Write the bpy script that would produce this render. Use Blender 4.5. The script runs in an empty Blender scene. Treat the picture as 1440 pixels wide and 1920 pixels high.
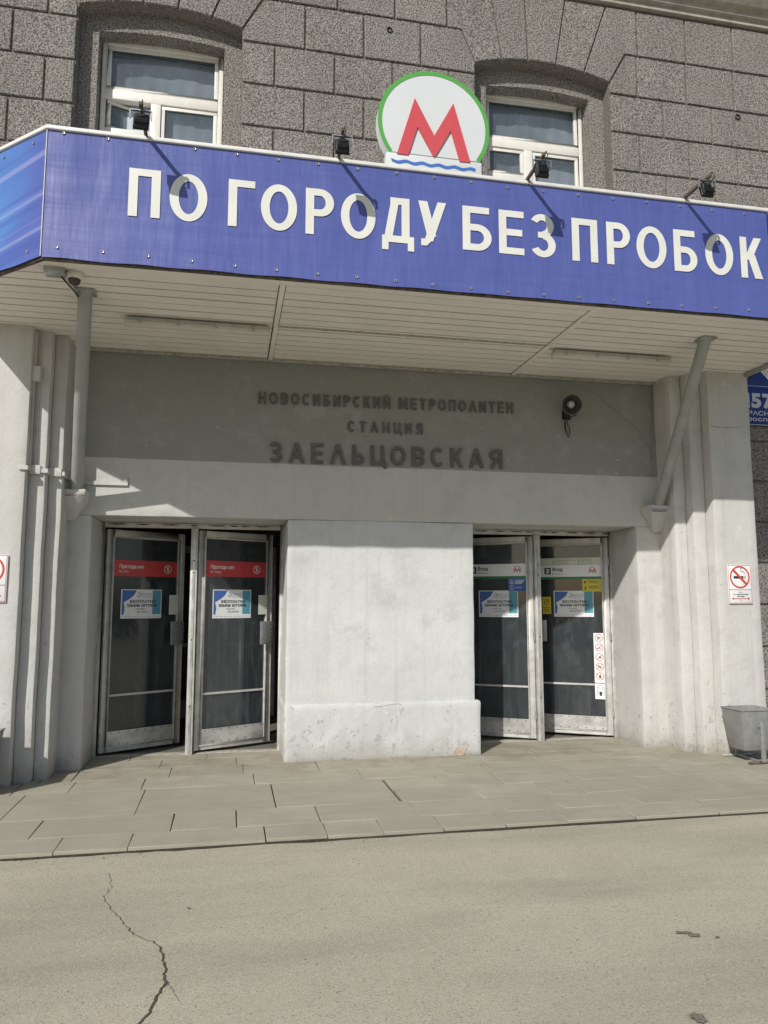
import bpy, bmesh, math, random
from mathutils import Vector, Matrix, noise
random.seed(7)
rad=math.radians
scene=bpy.context.scene
COL=scene.collection

# ---------------------------------------------------------------- camera
CAMP=Vector((0,-7.955,1.6)); YAW,PITCH,ROLL,FPX=rad(11.493),rad(6.776),rad(0.013),1426.3
fw=Vector((math.sin(YAW)*math.cos(PITCH),math.cos(YAW)*math.cos(PITCH),math.sin(PITCH)))
rt=Vector((math.cos(YAW),-math.sin(YAW),0)); up=rt.cross(fw)
cam=bpy.data.cameras.new('camera'); cam.sensor_fit='VERTICAL'; cam.sensor_height=24; cam.sensor_width=24
cam.lens=FPX/1920*24; cam.clip_start=.05; cam.clip_end=2000
camo=bpy.data.objects.new('camera',cam); COL.objects.link(camo)
camo.matrix_world=Matrix(((rt.x,up.x,-fw.x,CAMP.x),(rt.y,up.y,-fw.y,CAMP.y),(rt.z,up.z,-fw.z,CAMP.z),(0,0,0,1)))
scene.camera=camo
def at(px,py,y):
    """photo pixel -> world point on the vertical plane at depth y"""
    d=fw+rt*((px-720)/FPX)-up*((py-960)/FPX); t=(y-CAMP.y)/d.y
    return CAMP+d*t
def atz(px,py,z=0.):
    d=fw+rt*((px-720)/FPX)-up*((py-960)/FPX); t=(z-CAMP.z)/d.z
    return CAMP+d*t

# ---------------------------------------------------------------- light
SUNV=Vector((.77,1.0,-.928))
world=bpy.data.worlds.new('World'); scene.world=world; world.use_nodes=True
wn=world.node_tree; wn.nodes.clear()
sky=wn.nodes.new('ShaderNodeTexSky'); sky.sky_type='NISHITA'; sky.sun_disc=False
sky.sun_elevation=math.atan2(.928,math.hypot(.77,1)); sky.sun_rotation=math.atan2(-.77,-1.0)
sky.air_density=1.0; sky.dust_density=1.2; sky.ozone_density=1.0
bg=wn.nodes.new('ShaderNodeBackground'); bg.inputs[1].default_value=.082
wo=wn.nodes.new('ShaderNodeOutputWorld')
wn.links.new(sky.outputs[0],bg.inputs[0]); wn.links.new(bg.outputs[0],wo.inputs[0])
sl=bpy.data.lights.new('sun','SUN'); sl.energy=3.9; sl.angle=rad(.55); sl.color=(1,.965,.90)
so=bpy.data.objects.new('sun',sl); COL.objects.link(so); so.rotation_euler=SUNV.to_track_quat('-Z','Y').to_euler(); so.location=(-8,-12,14)
scene.view_settings.view_transform='Standard'; scene.view_settings.look='None'
scene.view_settings.exposure=0.0; scene.view_settings.gamma=1; scene.view_settings.use_curve_mapping=False
scene.cycles.max_bounces=8

# ---------------------------------------------------------------- materials
class NT:
    def __init__(s,name):
        s.m=bpy.data.materials.new(name); s.m.use_nodes=True; s.t=s.m.node_tree
        s.b=s.t.nodes['Principled BSDF']; s.geo=s.t.nodes.new('ShaderNodeNewGeometry'); s.pos=s.geo.outputs['Position']
    def n(s,t): return s.t.nodes.new(t)
    def l(s,a,b): s.t.links.new(a,b)
    def mapv(s,scale,loc=(0,0,0)):
        m=s.n('ShaderNodeMapping'); m.inputs['Scale'].default_value=scale; m.inputs['Location'].default_value=loc; s.l(s.pos,m.inputs[0]); return m.outputs[0]
    def noise(s,scale,detail=4,rough=.55,vec=None,dist=0):
        x=s.n('ShaderNodeTexNoise'); x.inputs['Scale'].default_value=scale; x.inputs['Detail'].default_value=detail
        x.inputs['Roughness'].default_value=rough; x.inputs['Distortion'].default_value=dist; s.l(vec or s.pos,x.inputs['Vector']); return x.outputs['Fac']
    def vor(s,scale,feature='F1',vec=None,out='Distance'):
        x=s.n('ShaderNodeTexVoronoi'); x.feature=feature; x.inputs['Scale'].default_value=scale; s.l(vec or s.pos,x.inputs['Vector']); return x.outputs[out]
    def rng(s,f,a,b,c=0.,d=1.):
        x=s.n('ShaderNodeMapRange'); x.inputs[1].default_value=a; x.inputs[2].default_value=b; x.inputs[3].default_value=c; x.inputs[4].default_value=d
        s.l(f,x.inputs[0]); return x.outputs[0]
    def math(s,op,a,b=None):
        x=s.n('ShaderNodeMath'); x.operation=op
        for i,v in enumerate((a,b)):
            if v is None: continue
            if isinstance(v,(int,float)): x.inputs[i].default_value=v
            else: s.l(v,x.inputs[i])
        return x.outputs[0]
    def mix(s,f,a,b,bt='MIX'):
        x=s.n('ShaderNodeMix'); x.data_type='RGBA'; x.blend_type=bt
        for sock,v in ((x.inputs[0],f),(x.inputs[6],a),(x.inputs[7],b)):
            if isinstance(v,(int,float)): sock.default_value=v
            elif isinstance(v,tuple): sock.default_value=(*v,1) if len(v)==3 else v
            else: s.l(v,sock)
        return x.outputs[2]
    def col(s,v):
        if isinstance(v,tuple): s.b.inputs['Base Color'].default_value=(*v,1)
        else: s.l(v,s.b.inputs['Base Color'])
        return s
    def sep(s):
        x=s.n('ShaderNodeSeparateXYZ'); s.l(s.pos,x.inputs[0]); return x.outputs
    def bump(s,h,strength=.5,dist=.01,prev=None):
        x=s.n('ShaderNodeBump'); x.inputs['Strength'].default_value=strength; x.inputs['Distance'].default_value=dist
        s.l(h,x.inputs['Height'])
        if prev: s.l(prev,x.inputs['Normal'])
        s.l(x.outputs[0],s.b.inputs['Normal']); return x.outputs[0]
    def set(s,**k):
        for a,v in k.items(): s.b.inputs[{'rough':'Roughness','metal':'Metallic','alpha':'Alpha','spec':'Specular IOR Level','trans':'Transmission Weight'}[a]].default_value=v
        return s

def simple(name,c,rough=.6,metal=0.,var=.12,scale=14.,bump=0.,spec=.5):
    t=NT(name); f=t.noise(scale,5,.6); f=t.rng(f,.3,.7)
    t.col(t.mix(f,tuple(x*(1-var) for x in c),tuple(min(1,x*(1+var)) for x in c))); t.set(rough=rough,metal=metal,spec=spec)
    if bump: t.bump(t.noise(scale*4,3),bump,.004)
    return t.m
M={}
def stone_mat():
    t=NT('rough_plaster_stone')
    big=t.noise(1.3,3); mid=t.noise(9,4); fine=t.noise(52,4,.75); pit=t.vor(60)
    c=t.mix(t.rng(big,.3,.7),(.42,.39,.355),(.50,.465,.43))
    c=t.mix(t.rng(mid,.35,.7,0,.45),c,(.41,.38,.35)); oi=t.n('ShaderNodeObjectInfo'); c=t.mix(t.rng(oi.outputs['Random'],0,1,0,.28),c,(.32,.30,.275)); c=t.mix(t.rng(t.noise(1,4,.6,t.mapv((1.6,1.6,.35),(4,0,2))),.42,.62,0,.3),c,(.28,.265,.25))
    sp=t.rng(fine,.40,.56); c=t.mix(sp,(.10,.09,.08),c); pk=t.rng(t.noise(34,3,.7,t.mapv((1,1,1),(2,8,3))),.36,.42,.55,0); c=t.mix(pk,c,(.085,.077,.07))
    lt=t.rng(t.noise(120,2,.7,t.mapv((1,1,1),(3,7,1))),.58,.72,0,.5); c=t.mix(lt,c,(.55,.51,.47))
    streak=t.rng(t.noise(1,4,.6,t.mapv((3.5,3.5,.5))),.5,.75,0,.25); c=t.mix(streak,c,(.20,.185,.17))
    t.col(c); t.set(rough=.95,spec=.2)
    h=t.math('ADD',t.math('MULTIPLY',fine,.9),t.math('MULTIPLY',t.rng(pit,0,.5),.5))
    t.bump(h,1.0,.024); return t.m
M['stone']=stone_mat()
def groove_mat():
    t=NT('joint_plaster'); c=t.mix(t.noise(20,4),(.20,.18,.16),(.27,.25,.225)); c=t.mix(t.rng(t.noise(52,4,.75),.40,.56),(.09,.08,.07),c); t.col(c); t.set(rough=.95,spec=.2); t.bump(t.noise(80,3),.5,.004); return t.m
M['joint']=groove_mat()
def plaster(name,base,dark,band=None,low=True,warm=0.):
    t=NT(name); s=t.sep()
    big=t.noise(1.1,4,.6); mid=t.noise(6,5,.65); fine=t.noise(38,4,.65)
    c=t.mix(t.rng(big,.3,.72),base,dark)
    c=t.mix(t.rng(mid,.50,.72,0,.28),c,tuple(x*.8 for x in dark))
    streak=t.rng(t.noise(1,5,.65,t.mapv((13,13,.5))),.52,.70,0,.34); c=t.mix(streak,c,tuple(x*.78 for x in dark))
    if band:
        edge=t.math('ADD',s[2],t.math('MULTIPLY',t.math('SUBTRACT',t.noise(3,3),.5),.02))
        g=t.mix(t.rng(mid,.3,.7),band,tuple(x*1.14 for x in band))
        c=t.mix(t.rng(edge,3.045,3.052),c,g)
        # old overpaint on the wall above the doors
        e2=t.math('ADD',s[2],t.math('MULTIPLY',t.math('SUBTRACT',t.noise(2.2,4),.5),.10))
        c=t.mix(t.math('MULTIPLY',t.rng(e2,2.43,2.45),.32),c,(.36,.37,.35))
    # chips and scuffs
    low_m=t.rng(s[2],.0,1.0,.085,0.)
    ch=t.math('ADD',t.noise(17,5,.7,t.mapv((1,1,.8))),low_m)
    c=t.mix(t.rng(ch,.69,.70,0,.7),c,(.44,.43,.40))
    ch2=t.math('ADD',t.noise(7,6,.72,t.mapv((1,1,1),(4,2,9))),low_m)
    c=t.mix(t.rng(ch2,.70,.71,0,.75),c,(.40,.345,.285)); wh=t.rng(t.noise(9,5,.7,t.mapv((1,1,1),(7,1,3))),.66,.68,0,.5); c=t.mix(wh,c,(.76,.76,.74)); smudge=t.math('MULTIPLY',t.rng(t.noise(3.4,6,.75,t.mapv((1,1,1),(9,4,2))),.52,.66),t.rng(s[2],.5,1.1)); c=t.mix(t.math('MULTIPLY',smudge,.42),c,(.41,.41,.415))
    dots=t.rng(t.vor(13,'F1',t.mapv((1,1,1),(1,5,2))),.03,.06,1,0); gate=t.rng(t.noise(2.3,2),.52,.58)
    c=t.mix(t.math('MULTIPLY',t.math('MULTIPLY',dots,gate),.8),c,(.25,.24,.22))
    spl=t.math('MULTIPLY',t.rng(s[2],.02,.75,1,0),t.rng(t.noise(6,6,.75,t.mapv((1,1,.5),(6,3,1))),.47,.62,0,.5)); c=t.mix(spl,c,(.42,.41,.385)); dirt=t.rng(t.math('ADD',s[2],t.math('MULTIPLY',t.math('SUBTRACT',t.noise(5,5,.7),.5),.35)),.02,.22,.6,0)
    c=t.mix(dirt,c,(.36,.34,.30))
    t.col(c); t.set(rough=.82,spec=.25)
    h=t.math('ADD',t.math('MULTIPLY',fine,.28),t.math('MULTIPLY',t.noise(8,5,.6),.55))
    h=t.math('SUBTRACT',h,t.math('MULTIPLY',t.rng(ch,.69,.70),.5))
    t.bump(h,.75,.014); return t.m
M['white']=plaster('whitewashed_plaster',(.63,.645,.63),(.54,.55,.55))
M['side']=plaster('offwhite_plaster',(.61,.60,.575),(.52,.515,.50))
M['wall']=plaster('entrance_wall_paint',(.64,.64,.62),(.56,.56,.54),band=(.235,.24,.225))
def paving():
    t=NT('paving_stone'); oi=t.n('ShaderNodeObjectInfo'); r=oi.outputs['Random']
    c=t.mix(r,(.335,.312,.245),(.405,.380,.300)); c=t.mix(t.rng(t.noise(2.2,6,.7),.38,.62,0,.6),c,(.275,.252,.192))
    c=t.mix(t.rng(t.noise(140,3,.7),.3,.7,0,.5),c,(.41,.39,.33)); c=t.mix(t.rng(t.noise(55,3,.7),.58,.72,0,.35),c,(.17,.16,.14))
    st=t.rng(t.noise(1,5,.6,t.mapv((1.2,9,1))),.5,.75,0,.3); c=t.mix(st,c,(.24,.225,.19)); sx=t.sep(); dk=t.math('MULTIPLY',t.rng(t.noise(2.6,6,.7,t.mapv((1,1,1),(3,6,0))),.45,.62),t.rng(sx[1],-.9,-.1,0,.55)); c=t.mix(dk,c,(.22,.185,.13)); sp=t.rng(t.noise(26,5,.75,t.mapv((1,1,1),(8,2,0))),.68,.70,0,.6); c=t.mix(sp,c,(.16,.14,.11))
    t.col(c); t.set(rough=.88,spec=.3); t.bump(t.math('ADD',t.noise(160,3,.7),t.noise(12,3)),.35,.004); return t.m
M['paving']=paving()
def asphalt():
    t=NT('asphalt')
    c=t.mix(t.rng(t.noise(.7,4,.6),.32,.7),(.485,.452,.345),(.55,.515,.395))
    c=t.mix(t.rng(t.noise(1,4,.6,t.mapv((.35,1.6,1))),.46,.66,0,.75),c,(.325,.302,.23))
    v=t.vor(165,'F1',out='Color'); sv=t.n('ShaderNodeSeparateColor'); t.l(v,sv.inputs[0])
    c=t.mix(t.rng(sv.outputs[0],.80,.86,0,.5),c,(.62,.59,.49)); c=t.mix(t.rng(sv.outputs[1],.84,.88,0,.6),c,(.22,.20,.16))
    v2=t.vor(48,'F1',t.mapv((1,1,1),(3,1,0)),'Color'); s2=t.n('ShaderNodeSeparateColor'); t.l(v2,s2.inputs[0])
    edge=t.rng(t.vor(48,'F1',t.mapv((1,1,1),(3,1,0))),.25,.32,1,0)
    c=t.mix(t.math('MULTIPLY',t.rng(s2.outputs[0],.95,.96,0,.6),edge),c,(.10,.095,.085)); c=t.mix(t.math('MULTIPLY',t.rng(s2.outputs[1],.94,.95,0,.6),edge),c,(.58,.55,.48))
    c=t.mix(t.rng(t.noise(200,3,.75),.38,.62,0,.5),c,(.34,.315,.245)); c=t.mix(t.rng(t.noise(85,4,.75,t.mapv((1,1,1),(5,1,0))),.5,.62,0,.4),c,(.30,.28,.215)); c=t.mix(t.rng(t.noise(100,3,.75,t.mapv((1,1,1),(1,7,0))),.56,.66,0,.4),c,(.60,.565,.46)); pt=t.rng(t.noise(1.7,6,.7,t.mapv((1,1,1),(2,9,0))),.5,.7,0,.4); c=t.mix(pt,c,(.37,.34,.26)); oil=t.rng(t.noise(5.5,5,.7,t.mapv((1,1,1),(1,3,0))),.70,.74,0,.45); c=t.mix(oil,c,(.24,.22,.17))
    t.col(c); t.set(rough=.93,spec=.2)
    t.bump(t.math('ADD',t.noise(170,4,.75),t.math('MULTIPLY',t.vor(165),.6)),.5,.004); return t.m
M['asphalt']=asphalt()
M['dirt']=simple('joint_dirt',(.055,.048,.036),.95,var=.4,scale=40)
M['earth']=simple('bare_ground',(.12,.105,.08),.95)
M['verge']=simple('verge_grass',(.05,.06,.03),.95,var=.4,scale=3)  # dark ground added out of view to lower the bounced light
M['verge_kerb']=simple('concrete_kerb',(.3,.29,.27),.9)
M['spot']=simple('dull_spot',(.19,.17,.13),.9,var=.5,scale=60)
M['stain']=simple('dark_stain',(.085,.072,.052),.9,var=.5,scale=60)
M['alu']=simple('painted_aluminium',(.53,.525,.50),.45,.15,var=.2,scale=9)
M['alu_old']=simple('worn_aluminium',(.50,.50,.48),.45,.55,var=.3,scale=6)
def kick():
    t=NT('scuffed_kick_plate'); c=t.mix(t.rng(t.noise(3.2,4,.6,t.mapv((1,1,2))),.42,.62),(.64,.64,.62),(.40,.40,.39))
    c=t.mix(t.rng(t.noise(70,3,.7),.62,.7,0,.5),c,(.2,.19,.17)); t.col(c); t.set(rough=.4,metal=.5); return t.m
M['kick']=kick()
M['steel']=simple('galvanised_grey',(.42,.43,.43),.4,.6,var=.2,scale=18)
M['handle']=simple('brushed_handle_metal',(.36,.37,.37),.38,.6,var=.15,scale=25)
M['soffit']=simple('cream_soffit_slat',(.86,.82,.77),.45,var=.05,scale=3,spec=.4)
M['trim']=simple('white_metal_trim',(.72,.71,.68),.45,var=.1,scale=7)
M['trim_dirty']=simple('weathered_trim',(.42,.40,.36),.6,var=.35,scale=22)
M['gap']=simple('dark_gap',(.035,.028,.022),.9)
M['rust']=simple('rusty_edge',(.11,.085,.065),.9,var=.6,scale=30)
M['pipe']=simple('grey_painted_pipe',(.34,.35,.34),.45,.0,var=.12,scale=5)
M['black']=simple('black_metal',(.02,.02,.022),.45,.2,var=.3,scale=30)
M['lens']=simple('lamp_lens',(.55,.55,.52),.2)
M['lamp_plastic']=simple('clear_lamp_cover',(.62,.61,.57),.3,var=.06)
M['lamp_house']=simple('lamp_housing_grey',(.45,.44,.41),.5,var=.15)
M['dark_letter']=simple('weathered_dark_letter',(.115,.115,.108),.7,var=.25,scale=30,bump=.3)
M['dark']=simple('dark_interior',(.018,.02,.024),.8)
M['vest_wall']=simple('vestibule_wall',(.10,.11,.12),.7)
M['vest_floor']=simple('vestibule_floor',(.16,.15,.13),.6)
M['window_white']=simple('white_window_paint',(.74,.72,.66),.4,var=.07,scale=8)
M['roof']=simple('grey_roof_sheet',(.25,.25,.25),.5,.3)
M['cornice']=simple('cornice_plaster',(.36,.33,.285),.85,var=.2,scale=10,bump=.3)
M['red']=simple('red_film',(.52,.055,.06),.4,var=.06)
M['paper']=simple('white_paper',(.78,.79,.80),.55,var=.03)
M['ink']=simple('black_ink',(.03,.03,.035),.6)
M['inkgrey']=simple('grey_ink',(.22,.22,.24),.6)
M['green']=simple('green_print',(.02,.19,.06),.4)
M['darkgreen']=simple('dark_green_print',(.015,.06,.035),.4)
M['yellow']=simple('yellow_print',(.62,.52,.03),.4,var=.05)
M['blue']=simple('blue_print',(.02,.09,.36),.4)
M['signred']=simple('sign_red',(.55,.07,.05),.4)
M['logo_red']=simple('logo_red',(.60,.085,.10),.35,var=.04)
M['logo_green']=simple('logo_green',(.10,.38,.08),.35,var=.05)
M['logo_white']=simple('logo_white',(.66,.69,.70),.3,var=.03,scale=3)
M['logo_blue']=simple('logo_blue',(.06,.16,.50),.35)
M['navy']=simple('navy_enamel',(.015,.035,.19),.3,var=.1)
M['signletter']=simple('pale_letter',(.60,.62,.66),.4)
M['bletter']=simple('banner_print_white',(.72,.72,.67),.5,var=.05,scale=5)
M['notice']=simple('pale_notice',(.62,.64,.56),.5,var=.05)
M['leafbrown']=simple('dry_leaf',(.14,.10,.05),.8)
def curtain_mat(name,a,b):
    t=NT(name); w=t.n('ShaderNodeTexWave'); w.inputs['Scale'].default_value=28; w.inputs['Distortion'].default_value=1.2
    t.l(t.pos,w.inputs['Vector']); t.col(t.mix(w.outputs['Fac'],a,b)); t.set(rough=.5); return t.m
M['cblue']=curtain_mat('printed_blue_curtain',(.02,.06,.25),(.09,.22,.55))
M['cteal']=curtain_mat('printed_teal_curtain',(.03,.17,.26),(.16,.44,.54))
def banner_mat():
    t=NT('banner_vinyl'); s=t.sep()
    c=t.mix(t.rng(t.noise(1.4,4,.6),.3,.7),(.078,.103,.335),(.094,.124,.375))
    weave=t.rng(t.noise(1,3,.6,t.mapv((55,55,4))),.4,.7,0,.16); c=t.mix(weave,c,(.20,.20,.46))
    weave2=t.rng(t.noise(1,3,.6,t.mapv((3,3,60))),.45,.7,0,.14); c=t.mix(weave2,c,(.07,.075,.30))
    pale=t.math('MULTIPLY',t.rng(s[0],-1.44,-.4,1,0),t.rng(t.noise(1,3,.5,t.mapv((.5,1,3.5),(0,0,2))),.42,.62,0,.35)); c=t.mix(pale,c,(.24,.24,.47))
    t.col(c); t.set(rough=.42,spec=.4)
    h=t.math('ADD',t.noise(1,2,.5,t.mapv((2.2,2.2,1.1))),t.math('MULTIPLY',t.noise(1,2,.5,t.mapv((.6,.6,9))),.35)); folds=t.noise(1,3,.55,t.mapv((5.5,5.5,.9),(2,0,1))); h=t.math('ADD',h,t.math('MULTIPLY',folds,.45)); t.bump(h,.75,.03); return t.m
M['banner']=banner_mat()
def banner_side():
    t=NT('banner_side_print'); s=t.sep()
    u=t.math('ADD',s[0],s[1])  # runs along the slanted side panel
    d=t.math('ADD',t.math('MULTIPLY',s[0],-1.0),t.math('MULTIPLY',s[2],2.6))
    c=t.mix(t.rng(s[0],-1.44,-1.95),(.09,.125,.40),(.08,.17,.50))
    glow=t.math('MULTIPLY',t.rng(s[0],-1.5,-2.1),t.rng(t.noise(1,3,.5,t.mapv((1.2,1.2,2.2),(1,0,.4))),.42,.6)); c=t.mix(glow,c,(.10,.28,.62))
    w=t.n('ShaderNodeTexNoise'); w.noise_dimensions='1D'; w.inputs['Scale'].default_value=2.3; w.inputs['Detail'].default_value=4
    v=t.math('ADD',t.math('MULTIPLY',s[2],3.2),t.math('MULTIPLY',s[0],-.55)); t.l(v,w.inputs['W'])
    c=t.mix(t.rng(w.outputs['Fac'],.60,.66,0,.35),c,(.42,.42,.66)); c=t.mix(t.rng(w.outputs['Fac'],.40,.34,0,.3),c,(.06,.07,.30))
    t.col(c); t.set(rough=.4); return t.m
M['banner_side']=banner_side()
def glass_mat(name,c,alpha,rough=.06,dust=0.):
    t=NT(name)
    f=t.noise(3,5,.65); f2=t.noise(1.3,2); sm=t.rng(t.noise(1,6,.75,t.mapv((5,5,2.2),(3,3,0)),1.5),.48,.72); run=t.rng(t.noise(1,4,.6,t.mapv((22,22,.7))),.55,.75)
    d=t.math('ADD',t.math('MULTIPLY',sm,.6),t.math('MULTIPLY',run,.4))
    t.col(t.mix(d,t.mix(t.rng(f,.35,.7),c,tuple(x*1.3 for x in c)),tuple(min(1,x*1.9+.02+dust) for x in c))); t.set(spec=1.0)
    t.l(t.rng(d,0,1,rough*.6,rough*3),t.b.inputs['Roughness'])
    t.l(t.math('ADD',t.rng(f2,.3,.7,alpha-.12,alpha+.02),t.math('MULTIPLY',d,.15)),t.b.inputs['Alpha']); return t.m
M['glass_door']=glass_mat('dusty_door_glass',(.036,.044,.05),.72,.09,.01)
M['glass_win']=glass_mat('window_glass',(.10,.125,.15),.36,.04)
M['curtain']=simple('sheer_curtain',(.46,.53,.60),.8,var=.1,scale=3)
M['room']=simple('room_wall',(.09,.10,.12),.8)
M['dome_dark']=simple('camera_dome_dark',(.05,.045,.04),.12)
M['bin']=simple('grey_bin_paint',(.235,.235,.225),.55,var=.18,scale=9,bump=.2)
M['horn']=simple('grey_horn',(.22,.22,.205),.5,var=.2)
M['horn_in']=simple('horn_dark_inside',(.06,.06,.055),.6)
M['cable']=simple('black_cable',(.025,.025,.022),.6)
M['crack']=simple('hairline_crack',(.14,.14,.13),.9)
M['brick']=simple('exposed_brick',(.46,.37,.30),.9,var=.25,scale=40)
M['moulding']=M['cornice']

# ---------------------------------------------------------------- geometry helpers
class MB:
    def __init__(s): s.v=[]; s.f=[]; s.fm=[]; s.cur=0
    def add(s,vs,fs):
        o=len(s.v); s.v+= [tuple(x) for x in vs]; s.f+=[tuple(i+o for i in f) for f in fs]; s.fm+=[s.cur]*len(fs); return s
    def box(s,x0,x1,y0,y1,z0,z1):
        return s.add([(x0,y0,z0),(x1,y0,z0),(x1,y1,z0),(x0,y1,z0),(x0,y0,z1),(x1,y0,z1),(x1,y1,z1),(x0,y1,z1)],
            [(0,3,2,1),(4,5,6,7),(0,1,5,4),(1,2,6,5),(2,3,7,6),(3,0,4,7)])
    def hexa(s,b,t):  # two 4-point loops
        return s.add(list(b)+list(t),[(0,3,2,1),(4,5,6,7),(0,1,5,4),(1,2,6,5),(2,3,7,6),(3,0,4,7)])
    def prism_y(s,poly,y0,y1):   # poly in (x,z), ccw seen from -y
        n=len(poly); vs=[(x,y0,z) for x,z in poly]+[(x,y1,z) for x,z in poly]
        return s.add(vs,[tuple(range(n)),tuple(range(2*n-1,n-1,-1))]+[(i,i+n,(i+1)%n+n,(i+1)%n) for i in range(n)])
    def prism_z(s,poly,z0,z1):
        n=len(poly); vs=[(x,y,z0) for x,y in poly]+[(x,y,z1) for x,y in poly]
        return s.add(vs,[tuple(range(n-1,-1,-1)),tuple(range(n,2*n))]+[(i,(i+1)%n,(i+1)%n+n,i+n) for i in range(n)])
    def prism_x(s,poly,x0,x1):
        n=len(poly); vs=[(x0,y,z) for y,z in poly]+[(x1,y,z) for y,z in poly]
        return s.add(vs,[tuple(range(n-1,-1,-1)),tuple(range(n,2*n))]+[(i,(i+1)%n,(i+1)%n+n,i+n) for i in range(n)])
    def tube(s,pts,r,seg=10,caps=True):
        P=[Vector(p) for p in pts]; rs=r if isinstance(r,(list,tuple)) else [r]*len(P); vs=[]; n=len(P); ref=None
        for i,p in enumerate(P):
            d=(P[min(i+1,n-1)]-P[max(i-1,0)]).normalized()
            if ref is None or abs(d.dot(ref))>.98: ref=Vector((0,0,1)) if abs(d.z)<.9 else Vector((1,0,0))
            a=d.cross(ref).normalized(); b=d.cross(a)
            for k in range(seg):
                t=2*math.pi*k/seg; vs.append(p+(a*math.cos(t)+b*math.sin(t))*rs[i])
        fs=[(i*seg+k,i*seg+(k+1)%seg,(i+1)*seg+(k+1)%seg,(i+1)*seg+k) for i in range(n-1) for k in range(seg)]
        if caps: fs+=[tuple(range(seg-1,-1,-1)),tuple((n-1)*seg+k for k in range(seg))]
        return s.add(vs,fs)
    def lathe(s,prof,c,axis,seg=28):  # prof list of (r, h) along axis from c
        ax=Vector(axis).normalized(); ref=Vector((0,0,1)) if abs(ax.z)<.9 else Vector((1,0,0)); a=ax.cross(ref).normalized(); b=ax.cross(a); c=Vector(c); vs=[]
        for r,h in prof:
            for k in range(seg):
                t=2*math.pi*k/seg; vs.append(c+ax*h+(a*math.cos(t)+b*math.sin(t))*max(r,1e-5))
        fs=[(i*seg+k,i*seg+(k+1)%seg,(i+1)*seg+(k+1)%seg,(i+1)*seg+k) for i in range(len(prof)-1) for k in range(seg)]
        return s.add(vs,fs)
    def xf(s,m): s.v=[tuple(m@Vector(v)) for v in s.v]; return s

def mesh_of(mb,name,mats):
    me=bpy.data.meshes.new(name); me.from_pydata(mb.v,[],mb.f)
    for m in (mats if isinstance(mats,(list,tuple)) else [mats]): me.materials.append(m)
    for p,k in zip(me.polygons,mb.fm): p.material_index=k
    bm=bmesh.new(); bm.from_mesh(me); bmesh.ops.recalc_face_normals(bm,faces=bm.faces); bm.to_mesh(me); bm.free()
    return me
ORG={}
def link(name,me,parent=None,loc=(0,0,0)):
    o=bpy.data.objects.new(name,me); COL.objects.link(o)
    if parent: o.parent=parent
    o.location=loc; return o
def bevel_mesh(me,w,seg=2,ang=.6):
    bm=bmesh.new(); bm.from_mesh(me); bmesh.ops.remove_doubles(bm,verts=bm.verts,dist=1e-5)
    es=[e for e in bm.edges if len(e.link_faces)==2 and e.calc_face_angle(0)>ang]
    bmesh.ops.bevel(bm,geom=es,offset=w,segments=seg,affect='EDGES',profile=.5); bm.to_mesh(me); bm.free()
def smooth(me,ang=.7):
    for p in me.polygons: p.use_smooth=True
    bm=bmesh.new(); bm.from_mesh(me)
    for e in bm.edges:
        if len(e.link_faces)==2 and e.calc_face_angle(0)>ang: e.smooth=False
    bm.to_mesh(me); bm.free()
def build(mb,name,mat,parent=None,bevel=0,sm=False,rel=True):
    """link a mesh; vertices are world coordinates when the parent's origin is registered in ORG"""
    if parent is not None and rel and parent.name in ORG:
        o=ORG[parent.name]; mb.v=[(x-o[0],y-o[1],z-o[2]) for x,y,z in mb.v]
    me=mesh_of(mb,name,mat)
    if bevel: bevel_mesh(me,bevel)
    if sm or bevel: smooth(me)
    ob=link(name,me,parent)
    if parent is not None and rel and parent.name in ORG: ORG[ob.name]=ORG[parent.name]
    return ob
def thing(name,label,cat,loc=(0,0,0),group=None,rz=0):
    o=bpy.data.objects.new(name,None); COL.objects.link(o); o.location=loc; o.rotation_euler=(0,0,rz)
    o.empty_display_size=.1; o['label']=label; o['category']=cat
    if group: o['group']=group
    if not rz: ORG[o.name]=tuple(loc)
    return o
def single(mb,name,mat,label,cat,origin,group=None,bevel=0,sm=False):
    mb.v=[(x-origin[0],y-origin[1],z-origin[2]) for x,y,z in mb.v]
    me=mesh_of(mb,name,mat)
    if bevel: bevel_mesh(me,bevel)
    if sm or bevel: smooth(me)
    o=link(name,me,None,origin); o['label']=label; o['category']=cat
    if group: o['group']=group
    return o
def copy_tree(o,parent=None):
    c=o.copy(); COL.objects.link(c)
    if parent: c.parent=parent
    for ch in list(o.children): copy_tree(ch,c)
    return c
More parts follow.
